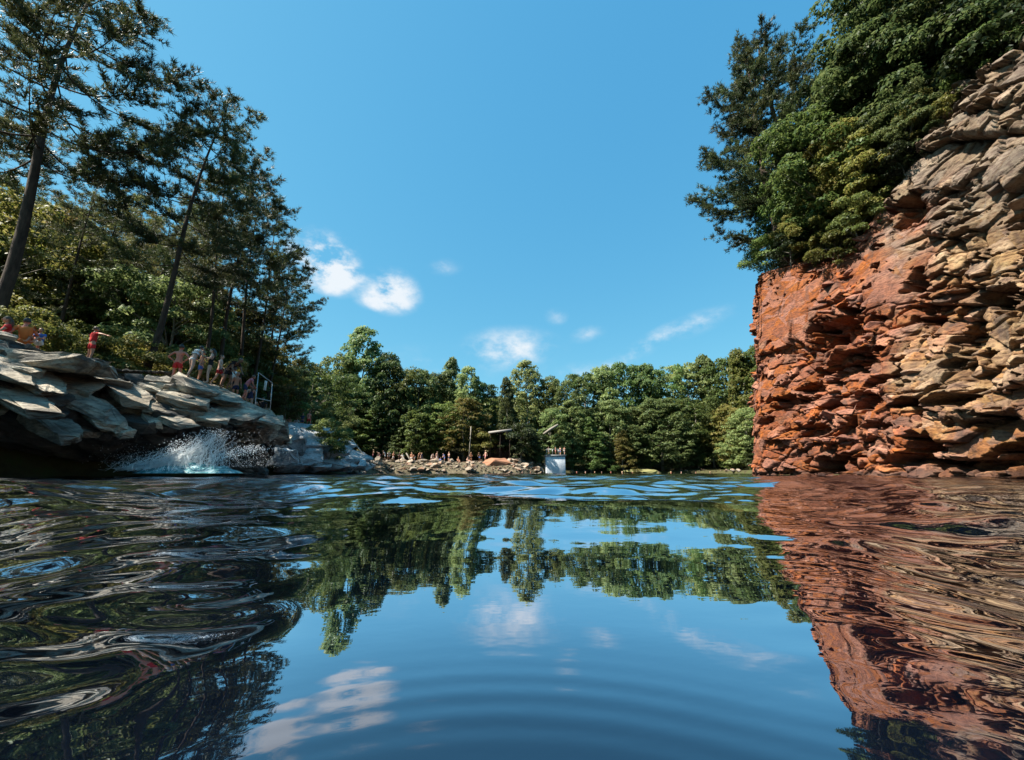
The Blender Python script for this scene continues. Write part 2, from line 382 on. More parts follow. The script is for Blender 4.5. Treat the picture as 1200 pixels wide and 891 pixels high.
Z = np.where(np.hypot(X, Y - 30) > 160, np.minimum(Z, 14), Z)
def grid_faces(a, b, wrap=False):
    i = np.arange(a - 1)[:, None]; j = np.arange(b if wrap else b - 1)[None]
    return np.stack([i * b + j, i * b + (j + 1) % b, (i + 1) * b + (j + 1) % b, (i + 1) * b + j], -1).reshape(-1, 4)
g = ground = link('ground', mesh('ground', np.stack([X, Y, Z], -1).reshape(-1, 3), grid_faces(*X.shape), soil, smooth=True))
tag(g, 'brown and mossy forest floor rising from the lake shore', None, None, 'structure')

# water ---------------------------------------------------------------
rr = [0.05]
while rr[-1] < 230: rr.append(rr[-1] * (1.0115 if rr[-1] < 40 else 1.03))
rr = np.array(rr)
az = np.concatenate([np.linspace(-68, 68, 760), np.linspace(68, 292, 90)[1:-1]]) * np.pi / 180
RR, AA = np.meshgrid(rr, az, indexing='ij')
WX = RR * np.sin(AA); WY = RR * np.cos(AA)
rng = np.random.default_rng(11)
h = np.zeros_like(WX)
adeg = np.degrees(np.arctan2(WX, WY)); side = np.maximum(sstep(20, 38, adeg - 5), sstep(14, 34, -adeg - 6)) * (np.abs(adeg) < 120)
grow = np.maximum(sstep(1.8, 3.4, RR), side * (.18 + .82 * sstep(.35, 1.5, RR)) * .9)                     # calm pool round the swimmer, wind ripples farther out
step = np.maximum(RR * .0115, RR * np.deg2rad(.18) * .7)
for k in range(64):
    lam = .28 * (2.6 / .28) ** ((k % 32) / 31.0) * rng.uniform(.9, 1.1)
    th = rng.normal(0, 34) * np.pi / 180 if k < 44 else rng.uniform(0, np.pi)      # crests mostly across the view
    kx, ky = np.sin(th) * 2 * np.pi / lam, np.cos(th) * 2 * np.pi / lam
    s = .0135 * (1.0 if lam > .5 else .75)
    a = s * lam / (2 * np.pi) * 1.41 * (1 + .5 * side)
    fade = np.clip(lam / (3.2 * np.maximum(step, 1e-4)) - .6, 0, 1)
    h += a * np.sin(kx * WX + ky * WY + rng.uniform(0, 6.28)) * fade * grow
for lam, th, sl_, ph in ((2.3, .10, .034, 1.), (3.4, -.16, .028, 2.2), (1.1, .22, .034, .4), (.8, -.1, .026, 5.), (4.8, .05, .018, 3.)):   # longer swell across the pool
    h += sl_ * lam / (2 * np.pi) * 1.41 * np.sin((np.sin(th) * WX + np.cos(th) * WY) * 2 * np.pi / lam + ph + 1.2 * np.sin(WX * .9 + lam)) * sstep(1.9, 3.4, RR) * np.clip(lam / (3.2 * step) - .6, 0, 1)
near_ = np.clip(side * sstep(.3, .9, RR) + sstep(1.9, 3.4, RR) + .05 * sstep(.85, 1.15, RR), 0, 1)
for k in range(26):
    lam = rng.uniform(.07, .26); th = rng.normal(0, 45) * np.pi / 180; kx, ky = np.sin(th) * 2 * np.pi / lam, np.cos(th) * 2 * np.pi / lam
    h += .013 * lam / (2 * np.pi) * 1.41 * np.sin(kx * WX + ky * WY + rng.uniform(0, 6.28)) * np.clip(lam / (3.2 * step) - .6, 0, 1) * near_
h *= 1.0 + .9 * fbm(np.stack([WX, WY], -1) * .35, 3, 3)
# swell that the swimmer pushes ahead: one smooth crest facing the camera
h += .058 * sstep(1.0, 2.0, RR) * (1 - sstep(2.1, 3.3, RR)) * np.exp(-((adeg - 13) / 24) ** 4)
h += .006 * np.sin((RR - 2.2) * 2 * np.pi / 1.9) * sstep(1.0, 1.8, RR) * (1 - sstep(5, 9, RR)) * (1 + .5 * np.cos(AA * 3 + 1))
# fine rings round the camera
ring = np.exp(-((RR - .40) / .085) ** 2)
h += .00010 * np.sin(RR * 2 * np.pi / .034 + .4 * np.sin(AA * 3)) * ring * (1 + .3 * np.cos(AA * 5))
wv = np.stack([WX, WY, h], -1).reshape(-1, 3)
wv = np.vstack([wv, [[0, 0, 0]]]); nr, na = WX.shape
fc = np.arange(na); wf3 = np.stack([np.full(na, nr * na), (fc + 1) % na, fc], -1)
m = WATER = mat('lake_water', (.002, .004, .009), .3, .0)
gg = nd(m, 'ShaderNodeNewGeometry')
n1 = noise(m, mapping(m, gg.outputs['Position'], (1, 1.6, 1)), 5.0, 4, .55)
bb = nd(m, 'ShaderNodeBump'); lk(m, n1, bb.inputs['Height']); bb.inputs['Distance'].default_value = .012
ln = nd(m, 'ShaderNodeVectorMath', operation='LENGTH'); lk(m, gg.outputs['Position'], ln.inputs[0])
lk(m, mrange(m, ln.outputs['Value'], .8, 14, 0.04, 1.0), bb.inputs['Strength']); 
gl = nd(m, 'ShaderNodeBsdfGlossy'); gl.inputs['Roughness'].default_value = .012; gl.inputs['Color'].default_value = (.86, .91, 1, 1); lk(m, bb.outputs[0], gl.inputs['Normal'])
fr = nd(m, 'ShaderNodeFresnel'); fr.inputs['IOR'].default_value = 1.33; lk(m, bb.outputs[0], fr.inputs['Normal'])
fw = ramp(m, fr.outputs[0], [(.02, (.08,) * 3), (.06, (.2,) * 3), (.10, (.5,) * 3), (.155, (.7,) * 3), (.3, (.88,) * 3), (.5, (.97,) * 3)])
ms = nd(m, 'ShaderNodeMixShader'); lk(m, fw, ms.inputs[0]); lk(m, bsdf(m).outputs[0], ms.inputs[1]); lk(m, gl.outputs[0], ms.inputs[2])
lk(m, ms.outputs[0], m.node_tree.nodes['Material Output'].inputs['Surface'])
w = link('lake_water', mesh('lake_water', wv, [grid_faces(nr, na, True), wf3], m, smooth=True))
tag(w, 'dark rippled lake water mirroring trees, sky and the red cliff', None, None, 'structure')

# ================================================================ ROCK WALLS
def path_sample(pts, n, dens=None):
    pts = np.asarray(pts, float)
    # smooth polyline
    for _ in range(2):
        q = [pts[0]]
        for a, b in zip(pts[:-1], pts[1:]): q += [a * .75 + b * .25, a * .25 + b * .75]
        q.append(pts[-1]); pts = np.array(q)
    L = np.concatenate([[0], np.cumsum(np.hypot(*np.diff(pts, axis=0).T))])
    s = np.linspace(0, L[-1], n) if dens is None else dens(L, pts, n)
    P = np.stack([np.interp(s, L, pts[:, 0]), np.interp(s, L, pts[:, 1])], -1)
    T = np.gradient(P, axis=0); T /= np.linalg.norm(T, axis=1)[:, None]
    return s, P, T
# --- right cliff: path from behind the camera to the far corner and round it
CPTS = [(12, -14), (16.5, -4), (18.2, 4), (18.2, 9), (17.5, 13), (16.3, 18), (15.1, 22), (14.5, 24.2), (15.6, 25.8), (20, 29), (28, 36)]
def dens_near(L, pts, n):          # most columns where the face is seen
    w = np.where((pts[:, 1] > 7) & (pts[:, 1] < 25.7), 5.0, 1.0); c = np.concatenate([[0], np.cumsum(.5 * (w[1:] + w[:-1]) * np.diff(L))]); return np.interp(np.linspace(0, c[-1], n), c, L)
sC, PC, TC = path_sample(CPTS, 1000, dens_near)
NC = np.stack([-TC[:, 1], TC[:, 0]], -1)     # towards the lake (-X)
_o = np.argsort(PC[:, 1][PC[:, 1] < 24.4]); _y = PC[:, 1][PC[:, 1] < 24.4][_o]; _x = PC[:, 0][PC[:, 1] < 24.4][_o]
def wall_pt(px, py):           # pixel to (Y, Z) on the cliff face
    Yc = 17.
    for _ in range(40):
        r = ray(px, py); t = Yc / r.y; z = CAMZ + r.z * t; X = np.interp(Yc, _y, _x) + 2.2 / 13.3 * max(z, 0); Yc = .6 * Yc + .4 * r.y * X / r.x
    return Yc, z
_rim = sorted([wall_pt(*p) for p in ((1200, 15), (1150, 72), (1100, 158), (1040, 236), (1000, 288), (945, 305), (900, 316))])
Hs = np.interp(PC[:, 1], [-20, 3] + [q[0] for q in _rim] + [25, 30, 40], [15, 15.5] + [q[1] for q in _rim] + [12.6, 11, 8])
NV = 560
zz = np.linspace(-1.2, 18.5, NV)[:, None] * np.ones((1, len(sC)))   # arclength up the wall then back over the top
Hh = Hs[None] * np.ones_like(zz); over = np.clip(zz - Hh, 0, None); zc = np.where(zz < Hh, zz, Hh + over * .42); inn = over * .9
lean = 2.2 / 13.3 * np.clip(zc, 0, None)
Yw = PC[:, 1][None] * np.ones_like(zz); U = sC[None] * np.ones_like(zz)
wu = U + .35 * fbm(np.stack([U * .5, zz * .5], -1), 3, 21); wv_ = zz + .3 * fbm(np.stack([U * .5, zz * .5], -1), 3, 31) + U * .06
f1, e1 = facets(wu, wv_, 3.6, 3.0, 1, .45, True); fa, _e = facets(wu + 7, wv_ + 2, 2.7, 2.3, 15, 0)
ang = fa * 1.3 - .1; ca, sa = np.cos(ang), np.sin(ang); wu, wv_ = wu * ca - wv_ * sa + fa * 9, wu * sa + wv_ * ca + fa * 5
f2, e2 = facets(wu + 3, wv_, 1.5, 1.15, 2, .6, True)
wu2 = wu + .08 * fbm(np.stack([U * 3, zz * 3], -1), 2, 41)
f3, e3 = facets(wu2 + wv_ * .25, wv_ - wu2 * .1, .85, .6, 3, .75, True); f4, e4 = facets(wu2 - wv_ * .3, wv_ + wu2 * .25, .33, .27, 4, 1.0, True)
ro = .3 + 1.25 * sstep(.38, .62, vnoise(np.stack([U * .38, zz * .5], -1), 77))       # roughness of the region
def blob(Yc, Zc, ry, rz): return np.exp(-(((Yw - Yc) / ry) ** 2 + ((zc - Zc) / rz) ** 2) ** 1.5)
flat = np.zeros_like(zz)
for (px, py, rx, rz_, s) in [(918, 355, 50, 56, 1.2), (1045, 318, 44, 56, 1.2), (915, 455, 34, 40, .8), (1182, 270, 26, 75, 1), (1178, 400, 22, 38, .9), (1130, 252, 30, 12, .5), (1120, 505, 60, 13, .7), (1165, 520, 40, 24, .8), (905, 450, 22, 30, .5), (930, 535, 40, 16, .6), (1150, 300, 40, 14, .6)]:
    a, b = wall_pt(px, py); a2, _ = wall_pt(px + rx, py); _, b2 = wall_pt(px, py + rz_)
    flat = np.maximum(flat, s * np.exp(-(((Yw - a) / (a2 - a)) ** 2 + ((zc - b) / (b2 - b)) ** 2) ** 2))
rk = ro * (1 - .88 * flat)
mask4 = sstep(.36, .52, vnoise(np.stack([U * .9, zz * 1.1], -1), 78))
D = .95 * f1 * (1 - .85 * flat) + .5 * fa * (1 - .95 * flat) + .62 * f2 * (.35 + .65 * rk) * (1 - .92 * flat) + .34 * f3 * rk * (1 - .8 * flat) + .13 * (.5 + .5 * sstep(13, 17, Yw)) * f4 * (.25 + .75 * rk) * (.25 + .75 * mask4) * (1 - .9 * flat)
D -= .34 * np.exp(-(e2 / .05) ** 2) * rk + .10 * np.exp(-(e3 / .12) ** 2) * rk + .25 * np.exp(-(e1 / .04) ** 2) * (1 - flat)
D *= (1 - .55 * np.exp(-((Yw - 24.2) / 1.6) ** 2))
D += .05 * fbm(np.stack([U * 6, zz * 6], -1), 4, 9)
for (px, py, rx, rz_, dp) in [(985, 385, 34, 20, 1.2), (1000, 425, 40, 12, .7), (975, 543, 34, 16, 1.6), (1110, 470, 46, 8, 1.5), (1065, 472, 20, 5, .9), (1080, 520, 22, 12, 1.1), (1090, 375, 18, 14, .9),
                              (1160, 495, 30, 7, .9), (1192, 535, 26, 22, 1.3), (1060, 540, 26, 9, .8), (890, 440, 8, 5, .5), (884, 512, 7, 5, .4), (1185, 345, 30, 22, .9), (925, 475, 24, 14, .7), (1120, 120, 40, 25, .5), (1150, 390, 16, 16, .7), (1030, 500, 20, 6, .6), (1070, 240, 26, 18, .8), (1140, 545, 60, 7, .9), (1035, 445, 30, 6, .7), (960, 400, 10, 34, .6), (948, 455, 16, 8, .6), (1010, 470, 18, 10, .8), (1120, 425, 20, 8, .8), (1080, 330, 12, 12, .8), (1165, 345, 20, 8, .8), (1150, 250, 26, 5, .7), (960, 505, 20, 8, .7), (905, 492, 14, 6, .6), (1090, 545, 20, 8, 1.)]:
    a, b = wall_pt(px, py); a2, _ = wall_pt(px + rx, py); _, b2 = wall_pt(px, py + rz_)
    wob = 1 + .5 * f3 + .4 * f2
    gq = np.exp(-(((Yw - a) / (a2 - a)) ** 2 + ((zc - b) / (b2 - b)) ** 2)); D -= 1.5 * dp * wob * sstep(.36, .52, gq + .45 * f3 + .35 * f2 + .2 * f4)
rim = sstep(0, 1, over); D = D * (1 - .6 * rim)
nx = NC[:, 0][None]; ny = NC[:, 1][None]
off = D * (1 - .75 * rim) - lean - inn
CV = np.stack([PC[:, 0][None] + nx * off, PC[:, 1][None] + ny * off, zc + D * .8 * rim + .02], -1)
_b2, _ = facets(wu + 3, wv_, 1.5, 1.15, 2, 0, True); _b3, _ = facets(wu2 + wv_ * .25, wv_ - wu2 * .1, .85, .6, 3, 0, True)
cliff = link('quarry_cliff', attr(mesh('quarry_cliff', CV.reshape(-1, 3), grid_faces(*zz.shape), CLIFF), 'blk', (.45 * _b2 + .75 * _b3) * (1 - .6 * flat)))
tag(cliff, 'tall broken cliff of orange red and buff sandstone rising from the water', 'cliff', None, 'structure')

# rock shapes shared by all loose and standing-proud stones
def rock_mesh(name, seed, mt, flatz=.6, n=13, sub=1, rough=.06):
    rg = random.Random(seed); bm = bmesh.new()
    for _ in range(n):
        v = Vector((rg.gauss(0, 1), rg.gauss(0, 1), rg.gauss(0, 1))).normalized() * rg.uniform(.8, 1)
        v.z *= flatz; bm.verts.new(v)
    bmesh.ops.convex_hull(bm, input=bm.verts)
    bmesh.ops.delete(bm, geom=[v for v in bm.verts if not v.link_faces], context='VERTS')
    if sub:
        bmesh.ops.bevel(bm, geom=list(bm.edges), offset=.05, segments=1, affect='EDGES')
        for v in bm.verts: v.co += Vector((rg.uniform(-1, 1), rg.uniform(-1, 1), rg.uniform(-1, 1))) * rough
    bmesh.ops.triangulate(bm, faces=bm.faces)
    me = bpy.data.meshes.new(name); bm.to_mesh(me); bm.free(); me.materials.append(mt); return me
ROCKS = [rock_mesh('rock_block', 100 + i, CLIFF, .55 + .03 * (i % 5), 9 + i % 5, 1, .02) for i in range(14)]
rng = random.Random(5)
for k in range(290):
    i = rng.randrange(200, 880); j = rng.randrange(25, 420)
    if zz[j, i] > Hs[i] - .2: continue
    if flat[j, i] > .35: continue
    s = rng.choice([.18, .25, .3, .4, .55]) * rng.uniform(.8, 1.3)
    o = link('rock_block', rng.choice(ROCKS), cliff)
    o.location = Vector(CV[j, i]) + Vector((NC[i][0], NC[i][1], 0)) * (-.25 * s)
    o.rotation_euler = (rng.uniform(-.35, .35), rng.uniform(-.35, .35), rng.uniform(0, 6.3)); o.scale = (s * .8, s * rng.uniform(.9, 1.7), s * rng.uniform(.55, 1))
# ================================================================ TREES
def rnd_dirs(rg, n):
    v = rg.normal(size=(n, 3)); return v / np.linalg.norm(v, axis=1)[:, None]
def leaves(rg, pts, nrm, size, asp=.55):
    """rhombic leaves: pts Nx3, nrm Nx3 facing"""
    n = len(pts); a = np.cross(nrm, rnd_dirs(rg, n)); a /= np.linalg.norm(a, axis=1)[:, None] + 1e-9; b = np.cross(nrm, a)
    s = (size * rg.uniform(.6, 1.3, n))[:, None]
    droop = -np.array([0, 0, 1.]) * s * .25
    V = np.stack([pts - a * s * .5, pts + b * s * asp * .5 + nrm * s * .08, pts + a * s * .5 + droop, pts - b * s * asp * .5 + nrm * s * .08], 1).reshape(-1, 3)
    return V, np.arange(4 * n).reshape(-1, 4)
def broadleaf(seed, H=14, Rr=4., base=.25, clumps=60, per=160, size=.42, clump_r=1.2, shape='oval', limbs=10, trunk_r=.22, mats=None, barkm=None):
    rg = np.random.default_rng(seed); C = []; k = 0
    while len(C) < clumps:
        z = rg.uniform(base, 1.0); t = (z - base) / (1 - base)
        prof = {'oval': np.sqrt(max(0, 1 - (2 * t - .85) ** 2 / 1.4)), 'cone': (1 - t) ** .75 * .95 + .05, 'column': np.sqrt(max(0, 1 - abs(2 * t - 1) ** 3)) * .8, 'spread': np.sqrt(max(0, 1 - (1.6 * t - 1) ** 2))}[shape]
        th = rg.uniform(0, 2 * np.pi); lob = 1 + .28 * np.sin(th * 2 + seed + t * 3) + .18 * np.sin(th * 5 + seed * 2.1 - t * 7)
        r = Rr * prof * lob * np.sqrt(rg.uniform(.25, 1.0))
        C.append((r * np.cos(th), r * np.sin(th), z * H)); k += 1
    C = np.array(C); cr = clump_r * rg.uniform(.55, 1.35, len(C))
    P = []; N = []
    for c, q in zip(C, cr):
        n = int(per * (q / clump_r) ** 2); d = rnd_dirs(rg, n); d[:, 2] = np.where(d[:, 2] < -.35, -d[:, 2] * .6, d[:, 2])
        rad = q * rg.uniform(.45, 1.08, n) ** .6
        p = c + d * rad[:, None] * np.array([1, 1, .72]); out = c - np.array([0, 0, .5 * H]); out = out / (np.linalg.norm(out) + 1e-6)
        nn = d * .7 + rnd_dirs(rg, n) * .55 + np.array([0, 0, .35]); nn /= np.linalg.norm(nn, axis=1)[:, None]
        P.append(p); N.append(nn)
    V, F = leaves(rg, np.vstack(P), np.vstack(N), size)
    lean = rg.normal(0, .25, 2)
    mb = MB(); zt = np.linspace(0, .9 * H, 9); w = np.stack([lean[0] * (zt / H) ** 1.5 + .12 * np.sin(zt * .7 + seed), lean[1] * (zt / H) ** 1.5 + .12 * np.cos(zt * .6), zt], -1); w[0, :2] = 0
    mb.tube(w, trunk_r * (1 - .85 * zt / (.9 * H)) * (1 + .5 * np.exp(-zt / .4)), 8)
    o = np.argsort(rg.random(len(C)))[:limbs]; lm = MB()
    for i in o:
        e = C[i]; z0 = max(.12 * H, e[2] - np.hypot(e[0], e[1]) * rg.uniform(.5, .9) - .3); s = np.array([np.interp(z0, zt, w[:, 0]), np.interp(z0, zt, w[:, 1]), z0])
        mid = (s + e) / 2 + np.array([0, 0, .08 * np.linalg.norm(e - s)]) + rg.normal(0, .15, 3); t = np.linspace(0, 1, 5)[:, None]
        lm.tube((1 - t) ** 2 * s + 2 * t * (1 - t) * mid + t * t * e, trunk_r * .38 * (1 - .8 * t[:, 0]), 5, False)
    return dict(trunk=mb.mesh('trunk', barkm or BARKG, True), limbs=lm.mesh('limbs', barkm or BARKG, True), crown=mesh('crown', V, F, mats or L_MID), H=H)
def plant(proto, name, x, y, rz, sc, label, cat='tree', group=None, z=None, crown_mat=None, sz=None, tilt=(0, 0)):
    r = empty(name, (x, y, tz(x, y) - .15 if z is None else z), rz); r.scale = (sc, sc, sc if sz is None else sz); r.rotation_euler = (tilt[0], tilt[1], rz)
    tag(r, label, cat, group)
    for k in ('trunk', 'limbs', 'crown'):
        if k in proto:
            o = link(k if k != 'limbs' else 'limb_frame', proto[k], r)
            if k == 'limbs': o['kind'] = 'stuff'
            if k == 'crown':
                o['kind'] = 'stuff'
                if crown_mat: o.material_slots[0].link = 'OBJECT'; o.material_slots[0].material = crown_mat
    return r
# far kinds (leaf pieces about two pixels), near kinds are finer
FAR = [broadleaf(1, 15, 4.4, .1, 230, 52, .4, .85, 'oval'), broadleaf(2, 15, 3.8, .08, 220, 52, .4, .8, 'column'), broadleaf(3, 15, 4.8, .15, 230, 52, .4, .85, 'spread'),
       broadleaf(4, 15, 4.1, .05, 230, 50, .38, .75, 'cone'), broadleaf(5, 15, 3.6, .12, 190, 50, .38, .8, 'oval'), broadleaf(6, 15, 4.4, .06, 220, 55, .4, .85, 'column')]
NEAR = [broadleaf(11, 9, 3.6, .12, 190, 150, .2, .6, 'oval', 20, .14), broadleaf(12, 9, 4.1, .2, 200, 150, .2, .6, 'spread', 22, .16), broadleaf(13, 9, 2.9, .08, 170, 150, .2, .55, 'column', 18, .12)]
BIG = [broadleaf(14, 15, 5.4, .06, 300, 150, .26, .85, 'oval', 24, .2), broadleaf(15, 15, 5.0, .05, 300, 150, .26, .8, 'column', 24, .2)]
SHRUB = [broadleaf(21, 2.4, 1.3, .05, 26, 260, .12, .42, 'oval', 8, .04), broadleaf(22, 2.4, 1.5, .05, 24, 260, .12, .42, 'spread', 8, .04)]

def pine(seed, H=20, nl=40, base=.38, reach=4.2, tuft=.2, width=.022, dens=1.0, trunk_r=.3, lean=(0, 0), tip_up=.25, needles=12):
    """a tall open pine: trunk, and limbs that each carry their needles"""
    rg = np.random.default_rng(seed); zt = np.linspace(0, H, 14)
    w = np.stack([lean[0] * zt / H + .18 * np.sin(zt * .33 + seed), lean[1] * zt / H + .18 * np.cos(zt * .29 + seed), zt], -1); w[:, :2] -= w[0, :2]
    mb = MB(); mb.tube(w, trunk_r * (1 - .9 * (zt / H)) * (1 + .45 * np.exp(-zt / .5)), 9)
    out = []
    for k in range(nl):
        t = base + (1 - base) * ((k + rg.uniform(0, .8)) / nl) ** .9; t = min(t, .985); z = t * H; q = (t - base) / (1 - base)
        L = reach * (1 - q) ** .62 * (.55 + .45 * min(1, q / .18)) * rg.uniform(.6, 1.12) + .35
        th = k * 2.4 + rg.uniform(-.5, .5); s = np.array([np.interp(z, zt, w[:, 0]), np.interp(z, zt, w[:, 1]), z])
        up = rg.uniform(-.12, .18) + .5 * q; u = np.linspace(0, 1, 8)
        pl = s + np.stack([np.cos(th + .25 * u * rg.normal()) * L * u, np.sin(th + .25 * u * rg.normal()) * L * u, L * (up * u + tip_up * u * u - .18 * np.sin(u * 3.1))], -1)
        wd = MB(); wd.tube(pl, trunk_r * .2 * (1 - .75 * u) * (.5 + .5 * L / reach), 5, False)
        ends = []
        nb = int(6 + L * 4.2 * dens)
        for b in range(nb):
            ub = rg.uniform(.28, 1.0) if rg.random() > .15 else 1.0; p0 = np.array([np.interp(ub, u, pl[:, i]) for i in range(3)])
            side = rg.choice([-1, 1]); a2 = th + side * rg.uniform(.35, 1.2); bl = L * .36 * (1.15 - .6 * ub) * rg.uniform(.5, 1.2) + .22
            v = np.array([np.cos(a2), np.sin(a2), rg.uniform(-.08, .38)]); p1 = p0 + v * bl
            wd.tube(np.array([p0, (p0 + p1) / 2 + [0, 0, -.03 * bl], p1]), [trunk_r * .055, trunk_r * .04, trunk_r * .025], 3, False)
            nt_ = max(3, int(bl * 7.5 * dens))
            for j in range(nt_): ends.append((p0 + (p1 - p0) * (j + .6) / nt_ + rg.normal(0, .06, 3), v))
        E = np.array([e[0] for e in ends]); Vd = np.array([e[1] for e in ends]); n = len(E)
        d = rnd_dirs(rg, n * needles).reshape(n, needles, 3) * .8 + Vd[:, None] * .6 + np.array([0, 0, .45]); d /= np.linalg.norm(d, axis=2)[..., None]
        Ln = tuft * rg.uniform(.7, 1.25, (n, needles, 1)); sd_ = np.cross(d, rnd_dirs(rg, n * needles).reshape(n, needles, 3)); sd_ /= np.linalg.norm(sd_, axis=2)[..., None] + 1e-9
        B = E[:, None] + rg.normal(0, .035, (n, needles, 3)); T = B + d * Ln; V = np.stack([B - sd_ * width, B + sd_ * width, T], 2).reshape(-1, 3)
        out.append((wd.mesh('limb', BARK, True), mesh('needles', V, np.arange(len(V)).reshape(-1, 3), L_PINE)))
    return dict(trunk=mb.mesh('trunk', BARK, True), limbs=out)
def plant_pine(p, x, y, rz, sc, label, group=None, z=None, tilt=(0, 0), split=True, sxy=None):
    r = empty('pine_tree', (x, y, tz(x, y) - .2 if z is None else z), rz); s = sc if sxy is None else sxy; r.scale = (s, s, sc); r.rotation_euler = (tilt[0], tilt[1], rz)
    tag(r, label, 'tree', group); link('trunk', p['trunk'], r)
    for a, b in p['limbs']:
        l = link('limb', a, r); n = link('needles', b, l); n['kind'] = 'stuff'
    return r
PINE = [pine(31, 22, 42, .44, 6.0, .27, .018, 1.05, .25, tip_up=.1), pine(32, 20, 40, .38, 4.5, .25, .019, 1.1, .18, lean=(.8, 0)), pine(33, 16, 26, .42, 3.0, .22, .016, .8, .15), pine(34, 18, 28, .42, 3.3, .25, .019, .85, .13),
        pine(35, 15, 34, .12, 4.2, .2, .018, 1.5, .24)]
def pine_at(k, px, py, Y, top_px, top_py, label, rz=0, group=None, sxy=None, H=None):
    b = at(px, py, Y); t = at(top_px, top_py, Y); z0 = tz(b.x, Y) - .2
    Hp = {0: 22, 1: 20, 2: 16, 3: 18, 4: 15}[k]; sc = (t.z - z0) / Hp
    # lean so that the tip falls where it should
    bx = b.x + (t.x - b.x) * 0
    ang = math.atan2(t.x - b.x, t.z - b.z)
    r = plant_pine(PINE[k], bx - math.tan(ang) * (b.z - z0), Y, rz, sc, label, group, z=z0, sxy=sxy)
    r.rotation_mode = 'XYZ'; r.matrix_world = Matrix.Translation(r.location) @ Matrix.Rotation(ang, 4, 'Y') @ Matrix.Rotation(rz, 4, 'Z') @ Matrix.Diagonal((sxy or sc, sxy or sc, sc, 1))
    r.location, r.rotation_euler, r.scale = r.matrix_world.decompose()[0], r.matrix_world.decompose()[1].to_euler(), r.matrix_world.decompose()[2]
    return r
GP = 'pines standing behind the left rock ledge'
pine_at(0, 0, 335, 14.5, 118, -40, 'tallest dark pine leaning over the left rock, its top cut by the frame edge', 0.4, GP, sxy=1.0)
pine_at(1, 168, 430, 18.5, 250, 108, 'tall pine with a pointed crown and bare dark trunk just behind the low stone wall', 1.0, GP)
pine_at(2, 62, 405, 20, 118, 225, 'slender pine between the tallest pine and the red shirted person', 2.0, GP)
pine_at(3, 262, 440, 25, 296, 178, 'slim pine rising behind the people on the ledge, first after the pointed one', 0.3, GP)
pine_at(3, 281, 445, 28, 312, 215, 'slim pine behind the bent figure in black on the ledge', 2.1, GP)
pine_at(3, 292, 448, 31, 326, 250, 'slim pine behind the pair of bathers near the metal rail', 4.0, GP)
pine_at(3, 315, 455, 34, 338, 292, 'slim pine directly behind the metal rail with the sign', 5.2, GP)
pine_at(3, 330, 462, 38, 350, 330, 'outermost slim pine, its long lower branch reaching over the pale rock', 1.3, GP)
pine_at(2, 302, 450, 36, 330, 300, 'thin pine stem half hidden among the slim pines by the rail', 3.3, GP)
pine_at(3, 236, 432, 23, 272, 200, 'thin pine whose crown fills the gap beside the pointed pine', 3.1, GP)
pine_at(2, -60, 380, 22, 30, 120, 'thin pine at the left frame edge behind the tallest pine', 1.7, GP)

_r = random.Random(91); GP3 = 'thin pines of the open stand behind the left ledge'; _st = []
for i in range(24):
    px = -40 + i * 11.6 + _r.uniform(-6, 6); Yd = _r.uniform(24, 44); top = np.interp(px, [-40, 60, 170, 240, 320, 360], [190, 215, 235, 245, 320, 380]) + _r.uniform(-10, 45)
    k = _r.choice([2, 3, 3, 2]); o = pine_at(k, px, 440, Yd, px + (340 - px * .0) * .07 + 14, top, None, _r.uniform(0, 6), GP3, sxy=_r.uniform(.95, 1.5))
    for c in o.children:
        for n in c.children:
            n.material_slots[0].link = 'OBJECT'; n.material_slots[0].material = L_OLIVE if i % 3 else L_PINE
    o['_look'] = 'sunlit olive' if i % 3 else 'dark'; _st.append(o)
ORD = 'first second third fourth fifth sixth seventh eighth ninth tenth eleventh twelfth thirteenth fourteenth fifteenth sixteenth seventeenth eighteenth nineteenth twentieth'.split()
# understory of the left wood
rng = random.Random(8)
lw = [(-70, 20, 11, 1), (-20, 23, 11, 0), (30, 26, 9, 2), (60, 26, 11, 1), (95, 27, 8, 0), (130, 25, 10, 2), (150, 32, 12, 1), (190, 24, 9.5, 0), (215, 30, 11, 1), (245, 27, 8, 2), (10, 30, 15, 1), (-50, 30, 15, 0), (60, 33, 14, 0), (110, 33, 14, 1), (165, 37, 14, 2),
      (270, 33, 9, 0), (300, 37, 9, 1), (235, 40, 13, 1), (325, 41, 9, 2), (345, 45, 10, 0), (290, 44, 11.5, 2), (370, 50, 11, 1), (200, 45, 15, 0), (-110, 27, 13, 2), (125, 24, 5.6, 2), (75, 22, 5.4, 2), (20, 18.5, 4.2, 2), (345, 38, 5.8, 2)]
for i, (px, Yd, Hh_, k) in enumerate(lw):
    p = at(px, 440, Yd); cm = [L_YEL, L_MID, L_YEL, L_PALE][i % 4] if Hh_ > 6 else [L_YEL, L_MID][i % 2]
    tone = {L_YEL.name: 'yellow green', L_MID.name: 'mid green', L_PALE.name: 'pale green'}[cm.name]
    where = 'low young' if Hh_ < 6 else 'tall' if Hh_ > 12 else 'middling'
    plant(NEAR[k], 'broadleaf_tree', p.x, Yd, rng.uniform(0, 6), Hh_ / 9, f'{where} {tone} tree in the left wood, {ORD[i % 20]} from the shore'
          if False else f'{where} {tone} tree in the left wood, {Yd:g} metres out behind the ledge' if False else None, 'tree', 'leafy trees of the left wood', crown_mat=cm)
